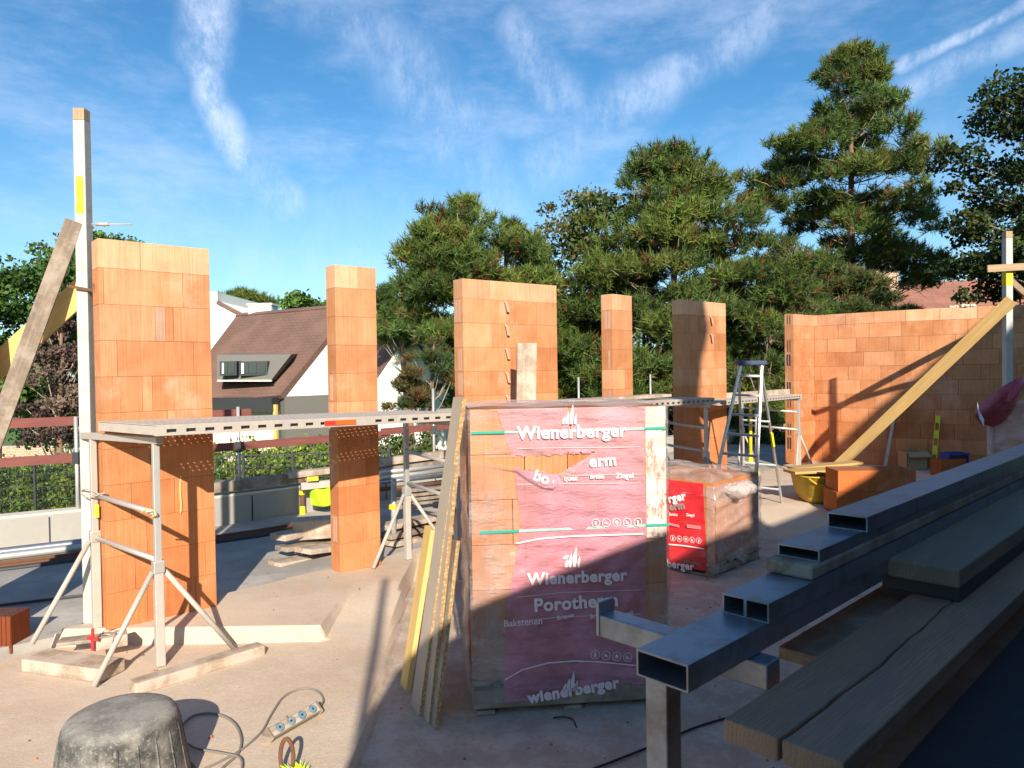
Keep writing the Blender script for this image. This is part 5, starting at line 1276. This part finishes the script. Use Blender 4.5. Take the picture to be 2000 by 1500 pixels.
# dormer
da, db, dc, dd2 = W3(424, 693, 25.1), W3(569, 692, 24.5), W3(529, 743, 24.15), W3(424, 743, 24.7)
dmr = MB().prism([V((x.x, x.y, x.z)) for x in (da, db, dc, dd2)], (0, 1.8, .1)).build('dormer', M['grey_wall'], hs_)
for (xa, xb) in ((432, 459), (470, 519)):
    yy = 24.3; nfr = MB().prism([W3(xa-3, 706, yy), W3(xb+3, 705, yy), W3(xb+3, 733, yy), W3(xa-3, 734, yy)], (0, .6, 0)); wf = nfr.build('window', M['dark_steel'], hs_)
    n_ = 2 if xb-xa < 30 else 3
    for i in range(n_):
        a = xa+(xb-xa)*i/n_+1.5; b = xa+(xb-xa)*(i+1)/n_-1.5
        MB().prism([W3(a, 709, yy-.03), W3(b, 709, yy-.03), W3(b, 730, yy-.03), W3(a, 730, yy-.03)], (0, .02, 0)).build('pane', M['glass'], wf)
        if i == 0: MB().prism([W3(a, 709, yy-.05), W3((a*2+b)/3, 709, yy-.05), W3((a*2+b)/3, 730, yy-.05), W3(a, 730, yy-.05)], (0, .015, 0)).build('curtain', M['white_wall'], wf)
MB().prism([W3(424, 742, 24.65), W3(530, 742, 24.1), W3(530, 745, 24.1), W3(424, 745, 24.65)], (0, .1, 0)).build('sill', M['white_wall'], hs_)
c = W3(514, 600, 28.6); MB().box((c.x-.45, c.y-.4, c.z-.8), (c.x+.45, c.y+.4, c.z+.05)).box((c.x-.5, c.y-.45, c.z+.05), (c.x+.5, c.y+.45, c.z+.12)).build('chimney', M['white_wall'], hs_)
# white gable house behind
hw = thing('white_gabled_house', 'white stepped gable behind the brown-roofed house, beside nearest pier', 'house', V((-14, 34, -1.5)))
MB().prism([W3(340, 700, 33), W3(340, 570, 33), W3(424, 570, 33), W3(425, 588, 33), W3(472, 612, 33), W3(472, 740, 33), W3(340, 740, 33)], (0, 6, 0)).build('gable', M['white_wall'], hw)
slab('roof', [W3(425, 586, 32.9), W3(474, 612, 32.9), W3(474, 612, 39), W3(425, 586, 39)], M['roof'], hw, .15)
# second gable behind the trees
h2 = thing('white_house', 'white gable half hidden by young pines right of the narrow pier', 'house', V((-4, 24, -1.5)))
ga, gb, gc_ = W3(725, 765, 23), W3(800, 655, 23), W3(905, 775, 23.0)
MB().prism([q_-V((0, .45, 0)) for q_ in (ga, gb, gc_, V((gc_.x, gc_.y, -1.5)), V((ga.x, ga.y, -1.5)))], (0, .4, 0)).build('gable', M['white_wall'], h2)
slab('roof', [ga+V((0, -.3, 0)), gb+V((0, -.3, .08)), gb+V((-2.6, 4, .08)), ga+V((-2.6, 4, 0))], M['roof'], h2)
slab('roof', [gb+V((0, -.3, .08)), gc_+V((0.1, -.3, 0)), gc_+V((0, 6, 0)), gb+V((0, 6, .08))], M['roof'], h2)
# right house
h3 = thing('brick_house', 'house with red-brown roof and pale brick chimney behind the tall pine', 'house', V((15, 26, -1.5)))
slab('roof', [W3(1560, 650, 24), W3(2120, 640, 24), W3(2120, 540, 29), W3(1720, 553, 29)], M['roof2'], h3)
wallq_ = MB().hexa([V((9.6, 24.4, -1.5)), V((20, 24.4, -1.5)), V((20, 30, -1.5)), V((9.6, 30, -1.5)), V((9.6, 24.4, 2.6)), V((20, 24.4, 2.6)), V((20, 30, 2.6)), V((9.6, 30, 2.6))]); wallq_.build('wall', M['chimney_brick'], h3)
c = W3(1722, 560, 27); MB().box((c.x-.42, c.y-.4, c.z-.5), (c.x+.42, c.y+.4, W3(1722, 492, 27).z)).build('chimney', M['chimney_brick'], h3)
c2 = W3(1722, 492, 27); MB().box((c2.x-.48, c2.y-.46, c2.z), (c2.x+.48, c2.y+.46, c2.z+.1)).build('chimney_cap', M['conc_block'], h3)
h4 = thing('brick_house', 'small red-brown hipped roof seen between stepladder and curved wall', 'house', V((9, 25, -1.5)))
ax0 = W3(1518, 655, 26); slab('roof', [W3(1488, 692, 25), W3(1620, 690, 25), W3(1600, 640, 28), W3(1530, 645, 28)], M['roof2'], h4); 
MB().box((9.0, 25.3, -1.5), (12, 28, W3(1500, 690, 25).z)).build('wall', M['chimney_brick'], h4)

# ------------------------------------------------------------ vegetation
def fast_mesh(name, verts, nper, tint, mat, parent=None, origin=None):
    """verts (N*nper,3) faces of nper verts each; tint (N,3)"""
    N = len(verts)//nper; og = np.array(wloc(parent) if parent is not None else (origin or (0, 0, 0)), float)
    me = bpy.data.meshes.new(name); me.vertices.add(len(verts)); me.vertices.foreach_set('co', (verts-og).astype(np.float32).ravel())
    me.loops.add(len(verts)); me.loops.foreach_set('vertex_index', np.arange(len(verts), dtype=np.int32))
    me.polygons.add(N); me.polygons.foreach_set('loop_start', np.arange(0, N*nper, nper, dtype=np.int32))
    me.update(calc_edges=True)
    at = me.color_attributes.new('tint', 'FLOAT_COLOR', 'CORNER')
    cc = np.ones((N*nper, 4), np.float32); cc[:, :3] = np.repeat(tint, nper, 0); at.data.foreach_set('color', cc.ravel())
    me.materials.append(mat); o = bpy.data.objects.new(name, me); col.objects.link(o)
    if parent is not None: o.parent = parent
    else: o.location = V(og)
    return o
def unit(a): return a/np.maximum(np.linalg.norm(a, axis=-1, keepdims=True), 1e-9)
def needles(cen, axis, K, ln, wd, spread=.75):
    n = len(cen); d = unit(axis[:, None, :]+rng.normal(0, spread, (n, K, 3))); L = ln*rng.uniform(.6, 1.15, (n, K, 1))
    s = unit(np.cross(d, rng.normal(0, 1, (n, K, 3)))); b = cen[:, None, :]+d*.1*L-axis[:, None, :]*ln*rng.uniform(0, 1.0, (n, K, 1))
    t = b+d*L
    tri = np.stack([b-s*wd, b+s*wd, t], 2); return tri.reshape(-1, 3)
def leaves(cen, ln, K, spread):
    n = len(cen); c_ = cen[:, None, :]+rng.normal(0, spread, (n, K, 3)); a = unit(rng.normal(0, 1, (n, K, 3))); b = unit(np.cross(a, rng.normal(0, 1, (n, K, 3))))
    L = ln*rng.uniform(.6, 1.2, (n, K, 1))
    q = np.stack([c_-a*L, c_+b*L*.6, c_+a*L, c_-b*L*.6], 2); return q.reshape(-1, 3)
def tree(name, label, cat, Y, prof, cx, nl, lr, kind, cols, grp, trunk=True, bx=None, dens=1.0, ntuft=62, ln=.17, gap=.0, gz=-1.5, tr=.16, twig=0, depth=.8):
    """prof: (y, xl, xr) crown limits in picture columns at distance Y"""
    ys = [p[0] for p in prof]; lobes = []
    zs = []
    for i in range(nl):
        for _ in range(30):
            y = random.uniform(ys[0], ys[-1]); xl = np.interp(y, ys, [p[1] for p in prof]); xr = np.interp(y, ys, [p[2] for p in prof])
            if random.random() < (xr-xl)/max(p[2]-p[1] for p in prof)+.15: break
        th = random.uniform(0, 6.283); rho = random.random()**.35
        xc, hw = (xl+xr)/2, (xr-xl)/2; x = xc+hw*rho*math.cos(th)*.93
        wpx = hw*Y/F; dy = wpx*rho*math.sin(th)*depth
        P_ = py(x, y, Y); r = lr*random.uniform(.6, 1.15)*(.55+.45*min(1, hw/100))
        lobes.append((np.array([P_.x, P_.y+dy, P_.z]), r))
    for (y, x) in [(p[0], (p[1]+p[2])/2) for p in prof[:2]]:
        P_ = py(x, y+8, Y); lobes.append((np.array(P_), lr*.5))
    for p in prof[1:]:
        for x in (p[1], p[2]):
            if random.random() < .8: P_ = py(x+(6 if x == p[1] else -6), p[0]+random.uniform(-10, 10), Y); lobes.append((np.array([P_.x, P_.y+random.uniform(-.4, .4), P_.z]), lr*.55))
    base = py(bx if bx else cx, 700, Y); root = thing(name, label, cat, V((base.x, base.y, gz)), grp)
    vs_, ts_ = [], []
    for c_, r in lobes:
        n = max(8, int(ntuft*(r/lr)**2*dens)); d = unit(rng.normal(0, 1, (n, 3))); d[:, 2] = np.abs(d[:, 2])*.9-.25*rng.random(n)
        d = unit(d); pts = c_+d*r*np.array([1.0, 1.0, .62])*rng.uniform(.55, 1.05, (n, 1))
        cb_ = np.array(random.choice(cols)); v_ = random.uniform(.75, 1.25)
        if kind == 'pine':
            ax = unit(d*.7+np.array([0, 0, .75])+rng.normal(0, .2, (n, 3))); K = 19; vs_.append(needles(pts, ax, K, ln*1.12, ln*.075)); nf = K
        else:
            K = 7; vs_.append(leaves(pts, ln, K, r*.16)); nf = K
        tc2 = cb_*v_*rng.uniform(.7, 1.35, (n, 1)); 
        br_ = rng.random(n) < .07
        if kind == 'pine': tc2[br_] = np.array([.16, .075, .028])*rng.uniform(.6, 1.2, (br_.sum(), 1))
        ts_.append(np.repeat(tc2, nf, 0))
    fast_mesh('crown', np.concatenate(vs_), 3 if kind == 'pine' else 4, np.concatenate(ts_), M['leaf'], root)
    if trunk:
        ty_, tx_ = prof[0][0], (prof[0][1]+prof[0][2])/2; T_ = py(tx_, ty_+15, Y); B_ = V((base.x, base.y, gz)); m_ = MB()
        mid = (T_+B_)/2+V((random.uniform(-.15, .15), 0, 0)); tp = spl([B_, B_.lerp(mid, .5)+V((.05, 0, 0)), mid, mid.lerp(T_, .5), T_], 5)
        m_.tube(tp, tr, 10, r1=.03)
        m_.build('trunk', M['bark'], root, smooth=True)
        lm = MB()
        for c_, r in lobes:
            if random.random() < .75:
                C_ = V(c_); zt = max(gz+1.2, C_.z-random.uniform(.2, 1.0)); k_ = min(1, max(0, (zt-B_.z)/(T_.z-B_.z))); A0 = tp[int(k_*(len(tp)-1))]
                md = (A0+C_)/2+V((0, 0, -.12)); lm.tube([A0, md, C_], .045*max(.3, 1-k_), 5, r1=.008)
                for _ in range(twig):
                    q_ = md.lerp(C_, random.random()); e = q_+V((random.uniform(-.5, .5), random.uniform(-.5, .1), random.uniform(-.45, .1))); lm.tube([q_, (q_+e)/2+V((0, 0, .05)), e], .012, 4, r1=.004)
        if lm.v: lm.build('limbs', M['twig'], root, smooth=True)
    return root
PG = [(.095, .145, .030), (.125, .17, .034), (.07, .11, .026), (.15, .185, .04), (.09, .145, .035)]
PY = [(.11, .12, .025), (.13, .12, .03), (.08, .11, .025), (.06, .10, .025)]
LG = [(.07, .14, .025), (.10, .18, .03), (.05, .10, .02), (.13, .19, .035)]
TG = 'pines and trees behind the piers'
tree('pine_tree', 'tallest pine with open crown and bare trunk, behind the curved wall', 'tree', 21, [(98, 1622, 1700), (150, 1595, 1730), (205, 1590, 1750), (258, 1575, 1765), (290, 1500, 1815), (345, 1445, 1805), (400, 1475, 1790), (450, 1500, 1825), (510, 1560, 1835), (550, 1560, 1850), (570, 1550, 1740), (615, 1500, 1700)], 1650, 128, .62, 'pine', PG, TG, bx=1662, ln=.19, twig=2, tr=.19)
tree('pine_tree', 'big dense pine standing left of the tallest pine', 'tree', 19, [(290, 1280, 1355), (330, 1250, 1385), (375, 1222, 1415), (430, 1205, 1465), (470, 1190, 1488), (540, 1120, 1490), (620, 1100, 1500), (710, 1085, 1500), (800, 1090, 1500)], 1340, 150, .80, 'pine', PG, TG, bx=1325, ln=.19, twig=1, tr=.17)
tree('pine_tree', 'twin-topped pine behind the widest pier', 'tree', 18, [(383, 890, 918), (415, 830, 950), (450, 800, 955), (500, 790, 960), (560, 790, 1000), (640, 785, 1010), (680, 870, 1010), (720, 890, 1010), (800, 895, 1010)], 900, 98, .70, 'pine', PG, TG, bx=885, ln=.18, tr=.14)
tree('pine_tree', 'rounded bushy pine between twin-topped pine and yellowing tree', 'tree', 19, [(428, 965, 1010), (470, 935, 1040), (530, 925, 1070), (620, 930, 1100), (710, 940, 1110), (800, 950, 1110)], 990, 75, .7, 'pine', PG, TG, ln=.18)
tree('broadleaf_tree', 'yellowing tree between two green pines, behind the widest pier', 'tree', 21.5, [(388, 1120, 1200), (420, 1065, 1240), (480, 1040, 1250), (560, 1040, 1230), (680, 1050, 1200), (790, 1060, 1200)], 1140, 70, .7, 'leaf', PY, TG, ln=.07, ntuft=50)
tree('pine_tree', 'light green young pine right of the narrow pier', 'tree', 22, [(548, 748, 800), (590, 738, 840), (640, 738, 860), (665, 738, 790)], 800, 30, .6, 'pine', [(.08, .14, .035), (.10, .15, .04)], TG, ln=.17)
tree('pine_tree', 'small browned pine before the white gable', 'tree', 17, [(660, 835, 860), (700, 800, 880), (750, 775, 890), (800, 755, 890)], 850, 20, .36, 'pine', [(.09, .09, .03), (.13, .10, .035), (.06, .09, .03)], TG, ln=.13, tr=.08)
tree('pine_tree', 'drooping pine with dead twigs behind the stepladder', 'tree', 17.5, [(470, 1500, 1560), (530, 1440, 1600), (600, 1420, 1620), (660, 1410, 1600), (720, 1400, 1560), (800, 1410, 1540), (870, 1420, 1545)], 1480, 80, .62, 'pine', PG+[(.10, .11, .04)], TG, ln=.16, twig=3, tr=.1)
tree('pine_tree', 'low wide pine branches just above the curved wall', 'tree', 19, [(520, 1600, 1690), (560, 1570, 1720), (600, 1560, 1760), (660, 1560, 1800)], 1660, 40, .5, 'pine', [(.07, .10, .03), (.09, .11, .035)], TG, ln=.16, twig=3, tr=.09)
tree('broadleaf_tree', 'dark leafy tree overhanging the right edge', 'tree', 16, [(130, 2010, 2250), (210, 1930, 2260), (300, 1865, 2260), (370, 1870, 2260), (430, 1870, 2260), (510, 1885, 2260), (585, 1895, 2260)], 2080, 92, .62, 'leaf', [(.025, .045, .012), (.035, .055, .014), (.05, .07, .018)], TG, ln=.065, ntuft=70, tr=.2, bx=2100)
TL_ = 'trees left of the nearest pier'
tree('broadleaf_tree', 'dark green leafy tree at the left edge', 'tree', 20, [(498, -40, 30), (540, -100, 60), (620, -120, 75), (720, -120, 80), (830, -100, 70)], -20, 60, .75, 'leaf', [(.05, .10, .02), (.07, .13, .025)], TL_, ln=.08, ntuft=60)
tree('broadleaf_tree', 'lighter green tree behind the grey brace board', 'tree', 24, [(472, 180, 290), (490, 75, 300), (560, 70, 320), (640, 60, 330), (760, 40, 330), (860, 40, 300)], 150, 80, .8, 'leaf', LG, TL_, ln=.085, ntuft=60)
tree('copper_tree', 'small purple-leaved tree behind the white painted post', 'tree', 15.5, [(630, 100, 140), (680, 65, 165), (740, 45, 180), (800, 35, 185), (860, 45, 185)], 108, 46, .38, 'leaf', [(.10, .065, .055), (.14, .09, .075), (.08, .05, .045), (.17, .12, .09)], TL_, ln=.045, ntuft=60, bx=106, tr=.09)
tree('pine_tree', 'round green treetop above the brown-roofed house', 'tree', 42, [(570, 440, 500), (590, 425, 522), (620, 430, 520)], 475, 26, .9, 'pine', PG, TL_, ln=.3, tr=.2)
for i, (x0, x1_, yt_) in enumerate(((540, 660, 590), (330, 430, 600), (700, 790, 590), (880, 1100, 640))):
    tree('broadleaf_tree', ('distant treetops above the right of brown roof', 'distant green tree behind the white stepped gable', 'distant tree between narrow pier and pines', 'distant tree filling behind the widest pier')[i], 'tree', 48+3*i, [(yt_, x0+30, x1_-30), (yt_+40, x0, x1_), (yt_+140, x0-10, x1_+10)], (x0+x1_)/2, 26, 1.6, 'leaf', LG, 'distant treetops', ln=.2, ntuft=60)
# dark understorey conifers that close the view under the pines
for i, (x, Y) in enumerate(((960, 22), (1060, 24), (1160, 23), (1260, 24), (1390, 23), (1500, 24), (1600, 23))):
    tree('conifer_shrub', ('first', 'second', 'third', 'fourth', 'fifth', 'sixth', 'seventh')[i]+' from the left of dark conifers filling below the pines', 'tree', Y, [(560+10*(i % 3), x-25, x+25), (620, x-60, x+60), (720, x-80, x+80), (830, x-85, x+85), (900, x-80, x+80)], x, 30, .75, 'pine', [(.035, .065, .02), (.05, .085, .022)], 'dark conifers below the pines', ln=.22, tr=.1)

# garden plants and fence beyond the low wall
def bush(x, ybot, ytop, Y, wpx, label, cols, n=26, nm='garden_shrub'):
    base = py(x, ybot, Y); root = thing(nm, label, 'shrub', V((base.x, base.y, -1.5)), 'leafy shrubs along the garden fence')
    top = py(x, ytop, Y).z; wd = wpx*Y/F; m_ = MB(); vs_, ts_ = [], []
    for i in range(n):
        a = random.uniform(0, 6.283); rr_ = wd/2*random.random()**.5; tip = V((base.x+rr_*math.cos(a), base.y+rr_*math.sin(a)*.7, top-random.random()**2*(top+1.2)*.5))
        b0 = V((base.x+rr_*.4*math.cos(a), base.y+rr_*.3*math.sin(a), -1.5)); m_.tube([b0, (b0+tip)/2, tip], .008, 4, r1=.003)
        ns = 26; tt = rng.uniform(.35, 1.02, (ns, 1)); pts = np.array(b0)+(np.array(tip)-np.array(b0))*tt+rng.normal(0, .05, (ns, 3)); vs_.append(leaves(pts, .045, 4, .05))
        ts_.append(np.repeat(np.array(random.choice(cols))*rng.uniform(.7, 1.3, (ns, 1)), 4, 0))
    fast_mesh('foliage', np.concatenate(vs_), 4, np.concatenate(ts_), M['leaf'], root); m_.build('stems', M['twig'], root)
SC = [(.13, .22, .02), (.20, .30, .03), (.08, .15, .02), (.26, .33, .05), (.18, .27, .03)]
bl_ = [(30, 990, 905, 12, 90, 'low green shrub at the far left before the lawn'), (85, 990, 925, 12, 70, 'shrub in front of the copper tree trunk'), (135, 985, 900, 12, 60, 'shrub just left of the white painted post'), (205, 985, 890, 12, 60, 'shrub hidden behind the left trestle'),
       (300, 940, 880, 13, 100, 'shrub behind the nearest pier'), (430, 940, 878, 13, 70, 'bright shrub directly right of the nearest pier'), (480, 940, 872, 13, 70, 'bright shrub behind the thin steel guard post'), (530, 940, 880, 13.3, 70, 'yellow-green shrub in front of the cream wall'),
       (570, 940, 868, 13, 60, 'tall yellow-green shrub under the grey wall'), (620, 940, 868, 13, 60, 'yellow-green shrub beside the narrow pier'), (690, 940, 880, 13, 70, 'shrub hidden behind the narrow pier'), (765, 900, 850, 14, 60, 'dull green shrub right of the narrow pier'), (820, 900, 850, 14, 70, 'dark green shrub behind the far trestle'), (1530, 905, 850, 17, 60, 'small plants behind the farthest deck')]
for (x, yb, yt_, Y, wp, lab) in bl_: bush(x, yb, yt_, Y, wp, lab, SC if x < 700 else [(.05, .09, .02), (.08, .12, .025)], 34)
fe = thing('mesh_fence', 'thin black mesh fence in front of the garden shrubs', 'fence', V((-6, 12, -1.5)))
fa, fb = py(-150, 905, 11.3), py(760, 880, 12.4); za = py(430, 892, 11.9).z
fa.z = fb.z = za; nseg = 9
for i in range(nseg+1):
    p = fa.lerp(fb, i/nseg); MB().beam(V((p.x, p.y, -1.5)), V((p.x, p.y, za+.04)), .035, .035, (0, 1, 0)).build('fence_post', M['dark_steel'], fe)
m_ = MB()
for z in (za, za-.2, za-.4, za-.6, za-.8, -1.2): m_.beam(V((fa.x, fa.y, z)), V((fb.x, fb.y, z)), .012, .018 if z == za else .008)
for i in range(nseg*36): p = fa.lerp(fb, i/(nseg*36)); m_.beam(V((p.x, p.y, -1.45)), V((p.x, p.y, za)), .004, .004, (0, 1, 0))
m_.build('wire_panel', M['dark_steel'], fe)
# sun loungers on the lawn
for i, x in enumerate((98, 140)):
    b = pz(x, 885, -1.5); t = thing('sun_lounger', ('white reclined sun lounger on the lawn, left one', 'white flat sun lounger on the lawn, right one')[i], 'sun lounger', b, 'white sun loungers on the lawn')
    MB().beam(b+V((-.3, 0, .42)), b+V((1.0, .2, .38)), .6, .05).build('seat', M['white_wall'], t, bevel=.01)
    MB().beam(b+V((-.3, 0, .42)), b+V((-.9, -.1, .75+.1*i)), .6, .05).build('backrest', M['white_wall'], t, bevel=.01)
    for dx, dy in ((-.2, -.25), (-.2, .25), (.85, -.1), (.85, .4)): MB().tube([b+V((dx, dy, .40)), b+V((dx+.08, dy, 0))], .025, 6).build('leg', M['white_wall'], t)
# brick planter, sand heap, dry grass at left behind the low wall
p = pz(40, 905, -1.5); o = MB().box((p.x-2.2, p.y, -1.5), (p.x+1.3, p.y+.4, -.85)).build('garden_wall', M['chimney_brick']); tag(o, 'low brown brick garden wall in the shade at left', 'garden wall')
sh = thing('soil_heap', 'heap of brown soil behind the low wall at the far left', 'soil heap', V((-7.0, 9.2, -1.5))); m_ = MB(); n_ = 30
for i in range(n_+1):
    for j_ in range(n_+1):
        a, b = (i/n_*2-1), (j_/n_*2-1); h = 1.5*max(0, 1-math.sqrt(a*a+b*b))**.8+.03*math.sin(13*a+7*b)+.02*random.random()
        m_.v.append((-7.1+1.5*a, 9.3+1.1*b, -1.52+h*1.05))
for i in range(n_):
    for j_ in range(n_): a = i*(n_+1)+j_; m_.f.append((a, a+1, a+n_+2, a+n_+1)); m_.c.append((1, 1, 1))
m_.build('heap', M['soil'], sh, smooth=True)

# ------------------------------------------------------------ loose grit on the floor
gm = MB()
for i in range(260):
    x = random.uniform(-2.6, 3.2); y = random.uniform(3.0, 8.2); e = np.interp(y, [q[0] for q in EDGE], [q[1] for q in EDGE])
    if x < e and random.random() < .6: continue
    z = (-.11 if (y < 4.95 or x > -1.2) else 0) if x < e else -.15+.15*float(smooth(6.6, 9.4, np.array(y)))
    if x < e and x > -1.2 and y > 4.7: continue
    s = random.uniform(.003, .011); a = random.random(); gm.add([(x-s, y-s*a, z), (x+s, y-s, z), (x+s*a, y+s, z), (x-s, y+s*.7, z), (x+s*.1, y, z+s*1.3)], [(0, 1, 4), (1, 2, 4), (2, 3, 4), (3, 0, 4)])
tag(gm.build('grit', M['soil'], fix=False, origin=(0, 4, -.11)), 'loose mortar crumbs and grit scattered over the floor', 'grit', kind='stuff')
bm_ = MB()
for i in range(120):
    x = random.uniform(-2.4, 3.4); y = random.uniform(3.2, 8.6); e = np.interp(y, [q[0] for q in EDGE], [q[1] for q in EDGE])
    if x < e and y > 4.6: continue
    rx_ = float(smooth(.9, 1.6, np.array(x))); z = -.11 if x < e else -.15+.15*float(smooth(6.25, 7.1, np.array(y))*(1-rx_)+smooth(7.7, 9.3, np.array(y))*rx_)
    s = random.uniform(.004, .013); bm_.add([(x-s, y-s, z), (x+s, y-s*.7, z), (x+s*.8, y+s, z), (x-s*.6, y+s*.7, z), (x, y+s*.2, z+s*1.1)], [(0, 1, 4), (1, 2, 4), (2, 3, 4), (3, 0, 4)], random.choice(CL))
tag(bm_.build('brick_crumbs', M['block'], fix=False, origin=(0, 4, -.11)), 'loose orange crumbs of broken clay block on the floor', 'brick crumbs', kind='stuff')
scene.render.resolution_x = 1024; scene.render.resolution_y = 768
